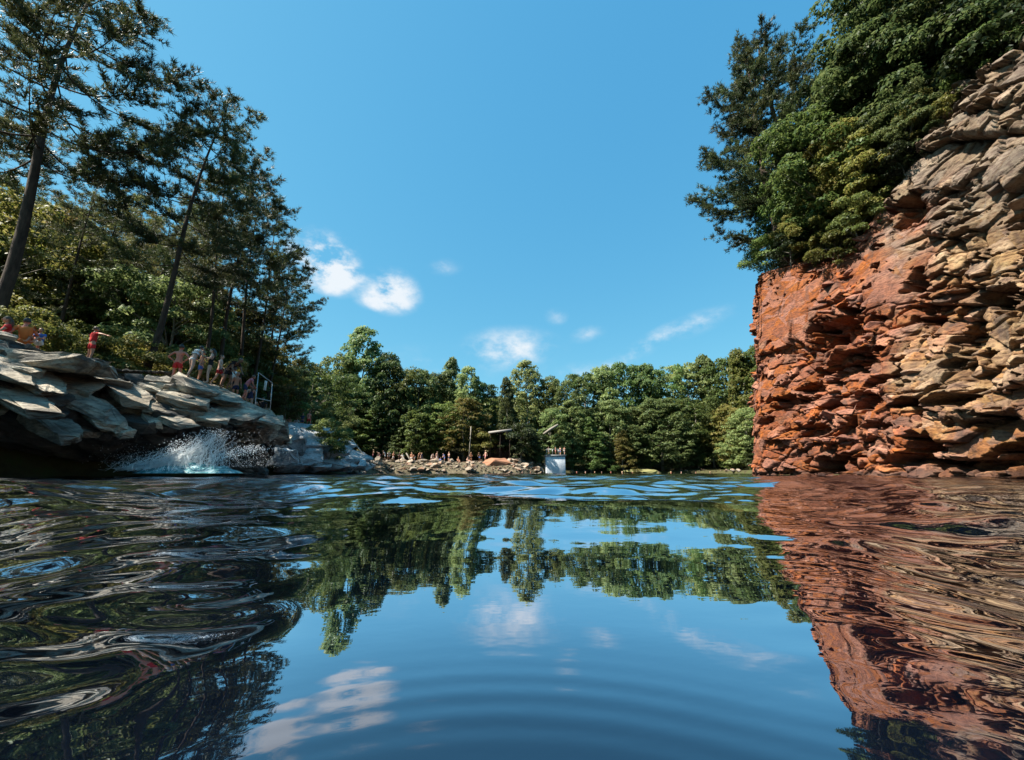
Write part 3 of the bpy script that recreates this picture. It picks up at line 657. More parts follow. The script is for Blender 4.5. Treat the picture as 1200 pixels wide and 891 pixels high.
# labels by order from left to right within each look
def label_sorted(group, fmt):
    obs = [o for o in COL.objects if o.get('group') == group and o.parent is None]
    ks = {}
    for o in obs: ks.setdefault(o['_look'], []).append(o)
    for look, l in ks.items():
        l.sort(key=lambda o: o.location.x / max(o.location.y, 1))
        for i, o in enumerate(l):
            o['label'] = fmt.format(look=look, pos='the only one' if len(l) < 2 else ORD[i] + ' from the left' if i < 20 else ORD[len(l) - 1 - i] + ' from the right')
    for o in obs: del o['_look']
for i, o in enumerate([o for o in COL.objects if o.get('group') == 'leafy trees of the left wood' and o.parent is None]):
    px, Yd, Hh_, k = lw[i]; cm = [L_YEL, L_MID, L_YEL, L_PALE][i % 4] if Hh_ > 6 else [L_YEL, L_MID][i % 2]
    o['_look'] = ('low young ' if Hh_ < 6 else 'tall ' if Hh_ > 12 else 'middling ') + {L_YEL.name: 'yellow green', L_MID.name: 'mid green', L_PALE.name: 'pale green'}[cm.name]
label_sorted(GP3, '{look} thin pine of the stand behind the left rock, {pos}')
label_sorted('leafy trees of the left wood', '{look} tree in the wood behind the left rock, {pos}')

# far tree line: (px centre, top py, Y, kind, width factor, material)
ft = [(378, 440, 60, 4, .9, L_MID, 'olive'), (400, 425, 64, 2, .8, L_MID, 'olive'), (428, 390, 66, 1, .85, L_PALE, 'pale grey green'), (455, 420, 66, 0, .85, L_FAR, 'dark green'), (470, 432, 72, 2, .9, L_MID, 'olive'), (492, 437, 70, 0, .8, L_PALE, 'pale grey green'),
      (510, 440, 74, 5, .7, L_MID, 'olive'), (529, 423, 76, 3, .75, L_FAR, 'dark green'), (550, 434, 72, 1, .8, L_PALE, 'pale grey green'), (570, 452, 74, 0, .7, L_MID, 'olive'), (594, 445, 72, 3, .7, L_FAR, 'dark green'), (617, 427, 78, 1, .85, L_PALE, 'pale grey green'),
      (640, 452, 78, 0, .8, L_MID, 'olive'), (662, 446, 80, 2, .8, L_FAR, 'dark green'), (684, 441, 82, 0, .9, L_MID, 'olive'), (706, 433, 82, 5, .8, L_PALE, 'pale grey green'), (730, 431, 84, 0, .9, L_MID, 'olive'), (755, 432, 82, 1, .9, L_FAR, 'dark green'),
      (780, 434, 84, 2, .8, L_MID, 'olive'), (803, 430, 84, 0, .9, L_PALE, 'pale grey green'), (824, 420, 82, 3, .85, L_FAR, 'dark green'), (846, 424, 80, 5, .85, L_MID, 'olive'), (866, 414, 74, 3, .95, L_YEL, 'bright yellow green'), (890, 410, 74, 0, .9, L_MID, 'olive'), (915, 400, 76, 1, .9, L_FAR, 'dark green'),
      (350, 430, 62, 0, .8, L_FAR, 'dark green')]
rng = random.Random(21); GF = 'tall trees lining the far shore'; GM = 'lower trees at the edge of the far shore'
for (px, tp, Yd, k, wf, cm, tone) in ft:
    Yd = max(Yd, 71) if 396 < px < 600 else Yd
    t = at(px, tp, Yd); z0 = tz(t.x, Yd); sc = (t.z - z0) / 15 * 1.02
    o = plant(FAR[k], 'far_tree', t.x, Yd, rng.uniform(0, 6), sc * wf, None, 'tree', GF, crown_mat=cm, sz=sc); o['_look'] = tone
label_sorted(GF, 'tall {look} tree on the far skyline, {pos}')
mid_ = [(410, 470, 61, 0), (440, 478, 63, 5), (465, 490, 64, 3), (430, 500, 61, 1), (490, 480, 66, 0), (515, 475, 67, 2), (545, 468, 66, 4, L_YEL), (500, 500, 66, 3), (575, 490, 70, 0), (600, 480, 68, 3, L_FAR), (620, 500, 70, 5), (645, 480, 74, 0), (668, 470, 75, 1), (690, 490, 74, 3), (712, 470, 77, 0),
        (728, 505, 74, 3, L_YEL), (740, 478, 78, 5), (770, 468, 76, 0), (792, 490, 74, 1, L_PALE), (812, 470, 77, 2), (830, 485, 74, 3), (850, 475, 72, 5, L_YEL), (872, 480, 66, 0), (885, 500, 64, 3), (655, 505, 74, 1), (700, 515, 75, 0), (760, 515, 76, 2), (785, 520, 75, 3), (815, 518, 75, 0), (845, 518, 72, 1),
        (470, 520, 70, 2), (530, 512, 72, 0), (395, 500, 57, 0), (415, 520, 61, 4), (450, 505, 68, 0), (630, 520, 71, 3), (560, 500, 72, 0), (388, 478, 56, 2), (362, 468, 55, 1), (372, 500, 52, 3), (350, 490, 48, 0), (675, 520, 75, 4), (735, 520, 77, 1), (865, 515, 68, 3)]
for q in mid_:
    px, tp, Yd, k = q[:4]; Yd = max(Yd, 69) if 396 < px < 600 else Yd; Yd = 77 if 565 < px < 612 else Yd; cm = q[4] if len(q) > 4 else rng.choice([L_MID, L_FAR, L_MID, L_PALE, L_FAR])
    t = at(px, tp, Yd); z0 = tz(t.x, Yd); sc = max(.12, (t.z - z0) / 15)
    o = plant(FAR[k], 'far_tree', t.x, Yd, rng.uniform(0, 6), sc * rng.uniform(1.0, 1.45), None, 'tree', GM, crown_mat=cm, sz=sc)
    o['_look'] = ('small ' if tp > 495 else 'mid height ') + {L_YEL.name: 'bright yellow green', L_MID.name: 'olive', L_PALE.name: 'pale grey green', L_FAR.name: 'dark green'}[cm.name]
label_sorted(GM, '{look} tree before the far skyline, {pos}')
# filling wood far behind: one mass
bw = []
rg = np.random.default_rng(4); P = []
for _ in range(240):
    a = rg.uniform(-70, 60); r = rg.uniform(88, 125) ; x, y = r * math.sin(R(a)), r * math.cos(R(a))
    if lake_sd(np.array([x]), np.array([y]))[0] < 12: continue
    h = min(at(600, 452, r).z, tz(x, y) + 13) ; n = 340; d = rnd_dirs(rg, n); P.append(np.array([x, y, h - 3.2]) + d * np.array([4.2, 4.2, 3.2]) * rg.uniform(.5, 1, n)[:, None] ** .4)
    n = 150; P.append(np.array([x, y, 0]) + np.stack([rg.normal(0, 3, n), rg.normal(0, 3, n), rg.uniform(tz(x, y), h - 3, n)], -1))
P = np.vstack(P); V, F = leaves(rg, P, rnd_dirs(rg, len(P)) * .8 + np.array([0, -.2, .5]), 1.1)
o = link('distant_woods', mesh('distant_woods', V, F, L_MID)); tag(o, 'mass of green forest behind the tall trees of the far shore', 'woods', None, 'stuff')

# trees on top of the right cliff ---------------------------------------------------
GR = 'trees and bushes crowning the red cliff'
def top_z(x, y):   # surface of the cliff top or the land behind it
    hit = SC.ray_cast(DG, Vector((x, y, 60)), Vector((0, 0, -1)))
    return hit[1].z if hit[0] else tz(x, y)
bpy.context.view_layer.update(); DG = bpy.context.evaluated_depsgraph_get()
def cz(x, y): # cliff top height
    b = cliff_bvh.ray_cast(Vector((x, y, 60)), Vector((0, 0, -1)))
    z = tz(x, y); return max(z, b[0].z) if b[0] else z
from mathutils.bvhtree import BVHTree
cliff_bvh = BVHTree.FromObject(cliff, DG)
def rimx(y): return float(np.interp(y, _y, _x)) + 2.0
r_ = plant_pine(PINE[4], 17.9, 22.6, .5, 1.22, 'open branched pine at the far corner of the cliff top, outlined against the sky', GR, z=cz(17.9, 22.6) - .3)
r_ = plant_pine(PINE[4], 20.8, 24.5, 2.5, 1.35, 'tall dark pine standing just behind the corner pine of the cliff top', GR, z=cz(20.8, 24.5) - .3)
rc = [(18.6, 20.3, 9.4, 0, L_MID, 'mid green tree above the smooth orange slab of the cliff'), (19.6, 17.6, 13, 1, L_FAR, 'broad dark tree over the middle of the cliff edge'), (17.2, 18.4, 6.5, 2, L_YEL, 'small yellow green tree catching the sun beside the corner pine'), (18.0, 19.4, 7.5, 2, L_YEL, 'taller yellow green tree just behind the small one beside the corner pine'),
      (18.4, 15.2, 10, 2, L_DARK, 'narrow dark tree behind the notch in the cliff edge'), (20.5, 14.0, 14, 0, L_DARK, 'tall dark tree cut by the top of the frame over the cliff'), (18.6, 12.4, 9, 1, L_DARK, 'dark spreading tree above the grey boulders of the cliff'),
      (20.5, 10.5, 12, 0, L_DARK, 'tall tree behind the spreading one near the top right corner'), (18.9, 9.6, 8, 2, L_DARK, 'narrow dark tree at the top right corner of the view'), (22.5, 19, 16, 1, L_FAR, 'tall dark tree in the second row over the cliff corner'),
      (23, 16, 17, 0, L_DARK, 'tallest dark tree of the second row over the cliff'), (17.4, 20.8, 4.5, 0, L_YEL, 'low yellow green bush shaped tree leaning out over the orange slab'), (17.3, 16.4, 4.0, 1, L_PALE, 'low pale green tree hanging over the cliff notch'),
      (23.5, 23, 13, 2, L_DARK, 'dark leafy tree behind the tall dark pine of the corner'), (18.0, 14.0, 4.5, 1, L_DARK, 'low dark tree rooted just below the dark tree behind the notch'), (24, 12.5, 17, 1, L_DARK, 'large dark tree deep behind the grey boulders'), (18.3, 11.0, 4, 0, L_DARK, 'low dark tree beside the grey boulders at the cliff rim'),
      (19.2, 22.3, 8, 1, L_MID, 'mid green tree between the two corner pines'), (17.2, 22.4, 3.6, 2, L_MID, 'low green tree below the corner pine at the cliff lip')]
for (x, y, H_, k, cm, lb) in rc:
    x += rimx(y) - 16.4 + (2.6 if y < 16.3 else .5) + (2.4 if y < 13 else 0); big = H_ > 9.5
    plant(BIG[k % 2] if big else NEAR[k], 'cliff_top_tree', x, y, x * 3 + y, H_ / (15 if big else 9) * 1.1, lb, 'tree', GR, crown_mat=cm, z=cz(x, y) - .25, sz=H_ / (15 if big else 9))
bs = [(16.9, 23.4, 1.0, 'small bush on the far corner of the cliff rim'), (16.8, 21.8, .9, 'round bush above the left half of the orange slab'), (16.9, 19.6, 1.0, 'bush above the right half of the orange slab'), (16.8, 18.2, .9, 'bush in front of the small yellow tree'),
      (16.7, 16.2, .8, 'bush sitting in the notch of the cliff edge'), (16.7, 14.8, .8, 'bush on the rising rim just past the notch'), (17.2, 13.0, .9, 'bush on the rim left of the grey boulders')]
for i, (x, y, s, lb) in enumerate(bs):
    x += rimx(y) - 16.4 + (.7 if y < 17 else 0)
    plant(SHRUB[i % 2], 'rim_bush', x, y, i * 2., s, lb, 'bush', GR, crown_mat=[L_MID, L_DARK, L_YEL][i % 3], z=cz(x, y) - .15)
# ================================================================ LEFT ROCK LEDGE
LP = [(-15.2, 1), (-15.2, 6), (-15.2, 10), (-14.7, 12.6), (-13.9, 14.2), (-13.0, 15.2), (-12.7, 17), (-12.6, 19.5), (-12.75, 21.3), (-13.6, 22.6), (-15.5, 23.4), (-18.5, 24)]
sL, PL, TL = path_sample(LP, 620)
NL = np.stack([TL[:, 1], -TL[:, 0]], -1)      # towards the lake (+X)
yk = PL[:, 1]; cx_ = np.clip(sL - np.interp(21.3, yk, sL), 0, None)
zb = np.interp(yk, [1, 6, 10.5, 12.0, 13.3, 13.9, 14.5, 16.5, 18.3, 20.5, 24], [3.1, 3.2, 2.9, 2.3, 1.75, 1.55, 2.1, 2.35, 2.6, 2.45, 1.9])
zt = np.interp(yk, [1, 6, 12.5, 14.0, 15.5, 16.5, 18, 19.5, 21, 24], [4.3, 4.3, 4.15, 3.8, 3.75, 3.9, 3.8, 3.55, 3.0, 2.6])
face = np.interp(yk, [1, 17, 19.5, 21, 24], [1, 1, .55, .15, .3])      # how much the front is undercut
tq = np.linspace(0, 1, 300); rows = []
for t in tq:
    z = np.interp(t, [0, .12, .38, .45], [-1.2, 0, .8, 1.0]); 
    if t < .42:
        k = t / .42; zz_ = -1.2 + (zb - .25 + 1.2) * k; of = face * (2.5 * (1 - np.clip(zz_ / (zb - .25), 0, 1)) ** .7 + .35)
    elif t < .50:
        k = (t - .42) / .08; zz_ = zb - .25 + .25 * k; of = face * .35 * (1 - k) - .0
    elif t < .78:
        k = (t - .5) / .28; zz_ = zb + (zt - zb) * k ** .85; of = 1.9 * k * np.ones_like(zb)
    else:
        k = (t - .78) / .22; zz_ = zt + .12 * k; of = 1.9 + 5 * k * np.ones_like(zb)
    rows.append((of, zz_))
OF = np.array([r[0] * np.ones_like(zb) for r in rows]); ZZ = np.array([r[1] * np.ones_like(zb) for r in rows])
Uu = sL[None] * np.ones_like(ZZ); Vv = np.concatenate([[0 * zb], np.cumsum(np.hypot(np.diff(OF, axis=0), np.diff(ZZ, axis=0)), axis=0)])
a_ = Uu + .35 * fbm(np.stack([Uu * .8, Vv * .8], -1), 3, 61); b_ = Vv + .45 * (Uu) + .3 * fbm(np.stack([Uu * .8, Vv * .8], -1), 3, 62)
g1, h1 = facets(a_, b_, 2.6, .8, 71, .7); g2, h2 = facets(a_ + 1, b_, 1.0, .36, 72, .8); g3, h3 = facets(a_ - b_ * .3, b_, .4, .17, 73, .9)
DD = .42 * g1 + .2 * g2 + .075 * g3 - .12 * np.exp(-(h1 / .06) ** 2) + .04 * fbm(np.stack([Uu * 5, Vv * 5], -1), 4, 63)
dO = np.gradient(OF, axis=0); dZ = np.gradient(ZZ, axis=0); nl_ = np.hypot(dO, dZ) + 1e-9
no, nz_ = -dZ / nl_ , dO / nl_          # profile normal: lakeward (negative offset) and up
fade = 1 - .75 * sstep(.8, .9, tq)[:, None]
of2 = OF + no * DD * fade * 1.0; zz2 = ZZ + nz_ * DD * fade * .8 + .05
LV = np.stack([PL[:, 0][None] - NL[:, 0][None] * of2, PL[:, 1][None] - NL[:, 1][None] * of2, zz2], -1)
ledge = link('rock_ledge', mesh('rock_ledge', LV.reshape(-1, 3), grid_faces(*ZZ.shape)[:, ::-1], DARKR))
tag(ledge, 'grey layered rock ledge on the left, sunlit on top and dark beneath', 'rock ledge', None, 'structure')

def slab_mesh(name, seed, mt):
    rg = random.Random(seed); bm = bmesh.new(); n = rg.choice([5, 6, 7, 8])
    for zl, kk in ((-.5, .9), (.5, 1.0)):
        for i in range(n):
            a = (i + rg.uniform(-.25, .25)) * 2 * math.pi / n; r = kk * rg.uniform(.68, 1.08) * (1 + .25 * abs(math.sin(2 * a)))
            bm.verts.new((r * math.cos(a) * .5, r * math.sin(a) * .5, (zl + rg.uniform(-.12, .12)) * .8))
    bmesh.ops.convex_hull(bm, input=bm.verts)
    bmesh.ops.delete(bm, geom=[v for v in bm.verts if not v.link_faces], context='VERTS')
    bmesh.ops.bevel(bm, geom=list(bm.edges), offset=.012, segments=1, affect='EDGES')
    bmesh.ops.triangulate(bm, faces=bm.faces)
    for v in bm.verts: v.co += Vector((rg.uniform(-1, 1) * .02, rg.uniform(-1, 1) * .02, rg.uniform(-1, 1) * .06))
    bmesh.ops.subdivide_edges(bm, edges=[e for e in bm.edges if e.calc_length() > .16], cuts=3, use_grid_fill=True); bmesh.ops.triangulate(bm, faces=bm.faces); bm.normal_update()
    P = np.array([v.co[:] for v in bm.verts]) * (3, 2, .6); f_ = fbm(P * 1.1 + seed, 5, seed, .6); g_, _ = facets(P[:, 0] + P[:, 2] * 2, P[:, 1] + P[:, 2] * 3, .5, .4, seed, .7)
    for v, a, b in zip(bm.verts, f_, g_): v.co += Vector((v.normal.x * .12, v.normal.y * .12, v.normal.z * .55)) * float(a * .9 + b * .22)
    me = bpy.data.meshes.new(name); bm.to_mesh(me); bm.free(); me.materials.append(mt); return me
def slab(parent, px, py, Yd, L, Wd, T, dip, rz=0, seed=0, mt=LEDGE, pitch=0, name='rock_slab'):
    """a stone plate centred at a point of the rock: dip = fall to the right, pitch = fall towards the lake"""
    o = link(name, slab_mesh(name, seed, mt), parent); p = at(px, py, Yd)
    o.location = p; o.scale = (L, Wd, T)
    o.rotation_euler = (Matrix.Rotation(R(dip), 3, 'Y') @ Matrix.Rotation(R(pitch), 3, 'X') @ Matrix.Rotation(R(rz), 3, 'Z')).to_euler()
    return o
SL = [  # px, py, Y, L, W, T, dip, rz, pitch
    (58, 424, 12.4, 3.0, 2.0, .55, 6, 5, 6), (100, 432, 13.0, 1.5, 1.2, .45, 10, 20, 4), (30, 436, 11.8, 2.6, 1.2, .30, 30, 0, 10), (78, 462, 12.6, 2.6, 1.2, .28, 33, 10, 14), (118, 486, 13.2, 1.7, 1.0, .32, 36, 0, 16),
    (-6, 426, 11.2, 2.4, 1.3, .35, 28, 0, 8), (12, 462, 11.2, 2.6, 1.0, .3, 24, 0, 14), (128, 452, 14.2, 1.3, 1.2, .55, 12, 30, 6), (152, 462, 14.3, 1.7, 1.3, .3, 34, 0, 12), (178, 474, 14.7, 1.8, 1.1, .3, 33, 15, 16),
    (192, 456, 15.6, 1.3, 1.2, .8, 22, 40, 14), (168, 449, 15.8, 1.4, 1.2, .4, 10, 10, 6), (225, 452, 16.2, 1.9, 1.2, .42, 30, 0, 14), (215, 470, 15.4, 1.7, 1.1, .35, 26, 20, 18), (248, 462, 17.0, 2.4, 1.6, .35, 22, 0, 16),
    (262, 482, 16.9, 3.0, 1.5, .32, 20, 5, 26), (292, 487, 18.4, 2.6, 1.8, .42, 24, 0, 24), (240, 488, 15.8, 1.8, .9, .22, 14, 0, 20), (300, 500, 19.4, 1.7, 1.6, 1.0, 22, 30, 40), (205, 492, 14.8, 1.5, .8, .25, 20, 0, 20),
    (140, 505, 13.6, .9, .7, .3, 20, 0, 10), (318, 505, 20.6, 1.4, 1.4, 1.2, 14, 50, 30), (60, 500, 11.9, 2.0, .9, .4, 26, 0, 10), (85, 447, 12.9, 1.8, 1.1, .3, 30, 0, 26)]
for i, a in enumerate(SL):
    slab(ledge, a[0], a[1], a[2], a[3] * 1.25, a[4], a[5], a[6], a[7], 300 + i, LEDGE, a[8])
rng = random.Random(55)
SMALL = [slab_mesh('rock_slab', 900 + i, LEDGE) for i in range(9)]
for k in range(110):
    i = rng.randrange(225, 560); j = rng.randrange(112, 236); L = rng.uniform(.35, 1.1) if k < 60 else rng.uniform(.8, 1.7)
    o = link('rock_slab', rng.choice(SMALL), ledge); dark_ = k % 3 == 0
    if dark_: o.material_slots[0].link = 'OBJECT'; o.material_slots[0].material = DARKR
    o.location = Vector(LV[j, i]) + Vector((0, 0, .05)); o.scale = (L, L * rng.uniform(.5, .9), L * rng.uniform(.2, .4))
    o.rotation_euler = (Matrix.Rotation(R(rng.uniform(14, 36)), 3, 'Y') @ Matrix.Rotation(R(rng.uniform(0, 24)), 3, 'X') @ Matrix.Rotation(rng.uniform(-.6, .6) + rng.choice([0, 3.14]), 3, 'Z')).to_euler()
# loose stones lying on the ledge and along its foot
LROCK = [rock_mesh('stone', 500 + i, LEDGE, .6, 11, 1, .03) for i in range(6)]
rng = random.Random(12)
for k in range(70):
    i = rng.randrange(230, 560); j = rng.randrange(140, 235); s = rng.uniform(.08, .26)
    o = link('stone', rng.choice(LROCK), ledge); o.location = LV[j, i]; o.scale = (s, s * 1.2, s * .7); o.rotation_euler = (rng.uniform(-.4, .4), rng.uniform(-.4, .4), rng.uniform(0, 6))
for k in range(34):
    i = rng.randrange(220, 580); s = rng.uniform(.2, .6); p = LV[60, i]
    o = link('stone', rng.choice(LROCK), ledge); o.location = (p[0] + NL[i][0] * -.1, p[1] + NL[i][1] * -.1, rng.uniform(-.1, .2)); o.scale = (s, s * 1.2, s * .7); o.rotation_euler = (rng.uniform(-.4, .4), rng.uniform(-.4, .4), rng.uniform(0, 6))

# low dry stone wall behind the slabs
dsw = mat('dark_wall_stone', (.07, .06, .05), .9, .2); _g = nd(dsw, 'ShaderNodeNewGeometry'); _n = noise(dsw, _g.outputs['Position'], 6, 6, .7); lk(dsw, ramp(dsw, _n, [(.3, (.03, .026, .022)), (.7, (.14, .12, .1))]), bsdf(dsw).inputs['Base Color']); bump(dsw, _n, .8, .05)
wl_ = empty('low_stone_wall', at(150, 447, 15.6)); tag(wl_, 'low dark wall of stacked stones running behind the pale slabs', 'wall')
WR = [rock_mesh('stone', 540 + i, dsw, .7, 14, 1, .02) for i in range(6)]
rng = random.Random(3); wa, wb = at(108, 443, 14.6), at(202, 447, 16.4)
for c in range(3):
    for k in range(11):
        t = (k + .5 * (c % 2) + rng.uniform(-.1, .1)) / 11; p = wa.lerp(wb, t); o = link('stone', rng.choice(WR), wl_)
        o.location = p - wl_.location + Vector((0, rng.uniform(-.05, .05), -.05 + c * .2)); o.scale = (.21, .2, .15); o.rotation_euler = (0, 0, rng.uniform(-.4, .4))

# pale slabs of the second rock, past the corner --------------------------------------
PS = [(345, 512, 28, 5.0, 4, .7, 16, 0, 18), (372, 524, 30, 5.5, 4, .7, 18, 0, 16), (350, 530, 27, 4.0, 2.5, .8, 10, 0, 24), (375, 538, 29, 4.6, 3, .8, 14, 0, 22), (395, 532, 33, 4.4, 3, .6, 22, 0, 14), (338, 520, 26, 2.6, 2.4, 1.4, 6, 30, 34), (405, 541, 35, 3.6, 3, .6, 20, 0, 12), (385, 516, 36, 4.6, 4, .5, 18, 0, 8),
      (333, 536, 25.2, 1.8, 1.6, 1.2, 4, 10, 10), (362, 546, 27.5, 3.4, 2, .5, 8, 0, 12), (352, 503, 33, 5, 4, .6, 10, 0, 10), (412, 534, 40, 4.0, 3, .6, 20, 0, 8), (398, 547, 31, 2.4, 2, .6, 8, 20, 6), (420, 545, 42, 3.0, 2.4, .8, 14, 0, 4), (342, 548, 25.6, 2.0, 1.2, .6, 5, 20, 8)]
pale = empty('pale_rock', at(370, 545, 30)); tag(pale, 'pale blue grey sloping rock slabs past the corner of the dark ledge', 'rock', None, 'structure')
for i, a in enumerate(PS):
    o = slab(pale, a[0], a[1], a[2], a[3], a[4], a[5], a[6], a[7], 700 + i, PALE, a[8]); o.location -= pale.location

# stones of the far shore --------------------------------------------------------------
shore = bpy.data.objects['ground']
BO = [rock_mesh('boulder', 800 + i, BOUL, .65, 11, 1, .03) for i in range(10)]
rng = random.Random(31); n_ = 0
while n_ < 290:
    px = rng.uniform(396, 655) if n_ < 255 else rng.uniform(655, 880); Yd = rng.uniform(40, 80); x = at(px, 553, Yd).x
    d = float(lake_sd(np.array([x]), np.array([Yd]))[0])
    if not (-.5 < d < 5.2): continue
    if n_ >= 255 and d > 1.5: continue
    s = rng.choice([.3, .4, .6, .8, 1.1]) * rng.uniform(.7, 1.2) * (.6 if n_ >= 255 else 1)
    o = link('boulder', rng.choice(BO), shore); o.location = (x, Yd, tz(x, Yd) + .1 * s); o.scale = (s, s * .9, s * .75); o.rotation_euler = (rng.uniform(-.5, .5), rng.uniform(-.5, .5), rng.uniform(0, 6)); n_ += 1

rb = MB(); rng = random.Random(44); base = [np.array([v.co[:] for v in b.vertices]) for b in BO]; bf = [np.array([tuple(p.vertices) for p in b.polygons]) for b in BO]
c_ = 0
while c_ < 1500:
    px = rng.uniform(394, 660); Yd = rng.uniform(40, 72); x = at(px, 553, Yd).x; d = float(lake_sd(np.array([x]), np.array([Yd]))[0])
    if not (-.3 < d < 6): continue
    s = rng.uniform(.1, .34); k = rng.randrange(10); a = rng.uniform(0, 6.28); q = base[k] * (s, s * rng.uniform(.6, 1), s * .6); q = q @ np.array([[math.cos(a), math.sin(a), 0], [-math.sin(a), math.cos(a), 0], [0, 0, 1]])
    rb.add(q + (x, Yd, tz(x, Yd) + .05), bf[k]); c_ += 1
o = rb.build('shore_rubble', BOUL, None); tag(o, 'small tan stones and rubble covering the far shore', 'rubble', None, 'stuff')

# ================================================================ FURNITURE OF THE SHORE
ALU = mat('galvanised_steel', (.36, .37, .37), .4, .5); bsdf(ALU).inputs['Metallic'].default_value = .6
WHITE = mat('white_paint', (.78, .79, .8), .6); CONC = mat('weathered_white_concrete', (.6, .64, .68), .8)
_t = nd(CONC, 'ShaderNodeTexCoord'); _n = noise(CONC, _t.outputs['Object'], 1.6, 7, .7); lk(CONC, ramp(CONC, _n, [(.3, (.42, .48, .54)), (.5, (.66, .71, .76)), (.7, (.82, .85, .87))]), bsdf(CONC).inputs['Base Color'])
SCREEN_DG = bpy.context.evaluated_depsgraph_get
def ground_z(x, y, zmax=30):
    best = tz(x, y)
    for b in BVHS:
        h = b.ray_cast(Vector((x, y, zmax)), Vector((0, 0, -1)))
        if h[0]: best = max(best, h[0].z)
    return best
bpy.context.view_layer.update()
def bvh_of(objs):
    out = []
    for o in objs:
        M = o.matrix_world; me = o.data
        out.append(BVHTree.FromPolygons([M @ v.co for v in me.vertices], [tuple(p.vertices) for p in me.polygons]))
    return out
BVHS = bvh_of([ledge] + [c for c in ledge.children if c.name.startswith('rock_slab')] + list(pale.children) + [c for c in shore.children])
def pz(px, Yd, py=553):
    x = at(px, py, Yd).x; return Vector((x, Yd, ground_z(x, Yd)))

rail = empty('metal_railing', (0, 0, 0)); tag(rail, 'thin metal railing frame at the end of the dark ledge, leaning back', 'railing')
A0, A1, B0, B1 = at(296, 500, 19.2), at(303, 437, 19.4), at(316, 486, 20.8), at(319, 449, 20.9)
for o_, (a, b) in (('post', (A0, A1)), ('post', (B0, B1)), ('top_rail', (A1, B1)), ('middle_rail', (A0.lerp(A1, .52), B0.lerp(B1, .42)))):
    mb = MB(); mb.tube([a, a.lerp(b, .5), b], .024, 8); mb.build(o_, ALU, rail, True)
sg = MB(); c = at(311, 452, 20.0); sg.box((0, 0, 0), (.34, .03, .5)); o = sg.build('notice_board', WHITE); o.location = c; o.rotation_euler = (R(4), R(12), R(-40)); tag(o, 'small blank white notice fixed to the metal railing', 'sign')
bv = o.modifiers.new('b', 'BEVEL'); bv.width = .008
# pale trickle of water running down the end of the ledge is stone staining; a handrail of weathered poles on the second rock
hr = empty('wooden_handrail', (0, 0, 0)); tag(hr, 'sloping pale wooden handrail between the pale slabs and the stones', 'handrail')
p0, p1 = at(412, 515, 41), at(436, 546, 41); q0, q1 = at(405, 518, 44), at(428, 546, 44)
for nm, (a, b) in (('rail', (p0, p1)), ('post', (p0, p0 - Vector((0, 0, 1.1)))), ('post', (p0.lerp(p1, .5), p0.lerp(p1, .5) - Vector((0, 0, 1.0)))), ('rail', (q0, q1))):
    mb = MB(); mb.tube([a, a.lerp(b, .5), b], .07, 6); mb.build(nm, WOODW, hr, True)
# jumping platform
pf = empty('jumping_platform', at(651.5, 553.5, 66)); tag(pf, 'whitewashed square block platform standing in the far water', 'platform')
wv = 22 * 66.5 / 450; hh = 20 / 450 * 66
mb = MB(); mb.box((0, 1.2, hh / 2 - .4), (wv, 2.4, hh + .2)); o = mb.build('block', CONC, pf); b_ = o.modifiers.new('b', 'BEVEL'); b_.width = .06; b_.segments = 2
mb = MB(); mb.box((0, 1.2, hh - .2), (wv + .25, 2.65, .22)); mb.build('cap', mat('grey_boards', (.22, .23, .23), .8), pf)
for i in range(4):
    mb = MB(); mb.tube([((i - 1.5) * wv * .3, .05, hh - .1), ((i - 1.5) * wv * .3, .05, hh + .85)], .04, 6); mb.build('post', ALU, pf)
mb = MB(); mb.tube([(-wv * .48, .05, hh + .85), (0, .05, hh + .85), (wv * .48, .05, hh + .85)], .035, 6); mb.build('top_rail', ALU, pf)
# leaning pale log above it
GREYW = bark('grey_dead_wood', (.14, .12, .1), (.3, .27, .22)); lg = MB(); a, b = at(637, 509, 70), at(654, 498, 70); lg.tube([a, a.lerp(b, .5) + Vector((0, 0, .08)), b], [.22, .25, .2], 8)
tag(lg.build('bare_log', GREYW, None, True), 'bare pale log slanting out of the trees above the white platform', 'log')
# shelter
sh = empty('picnic_shelter', pz(586, 68.5)); tag(sh, 'small open shelter with a pale flat roof among the far trees', 'shelter'); zt0 = at(586, 506, 68.5).z - sh.location.z
mb = MB(); mb.box((0, 0, zt0), (4.0, 3.2, .22), Matrix.Rotation(R(-7), 3, 'Y')); mb.box((0, -1.65, zt0 - .12), (4.05, .1, .35), Matrix.Rotation(R(-7), 3, 'Y')); mb.build('roof', mat('weathered_roof', (.24, .22, .2), .8), sh)
for sx in (-1.7, 0, 1.7):
    for sy in (-1.3, 1.3): mb = MB(); mb.tube([(sx, sy, -.5), (sx, sy, zt0 + .12 * sx)], .09, 6); mb.build('post', BARK, sh)
mb = MB(); mb.box((0, 1.2, zt0 * .4), (3.5, .08, zt0 * .9)); mb.build('back_wall', BARK, sh)
# floating dock / kerb at the far water line
dk = MB(); a, b = at(533, 550.5, 63), at(597, 550.5, 64.5); c = (a + b) / 2; dk.box((0, 0, 0), ((b - a).length, 1.2, .3)); o = dk.build('stone_kerb', mat('pale_kerb_stone', (.5, .48, .45), .8)); o.location = c; tag(o, 'long low pale kerb along the far water below the orange mound', 'kerb'); b_ = o.modifiers.new('b', 'BEVEL'); b_.width = .05
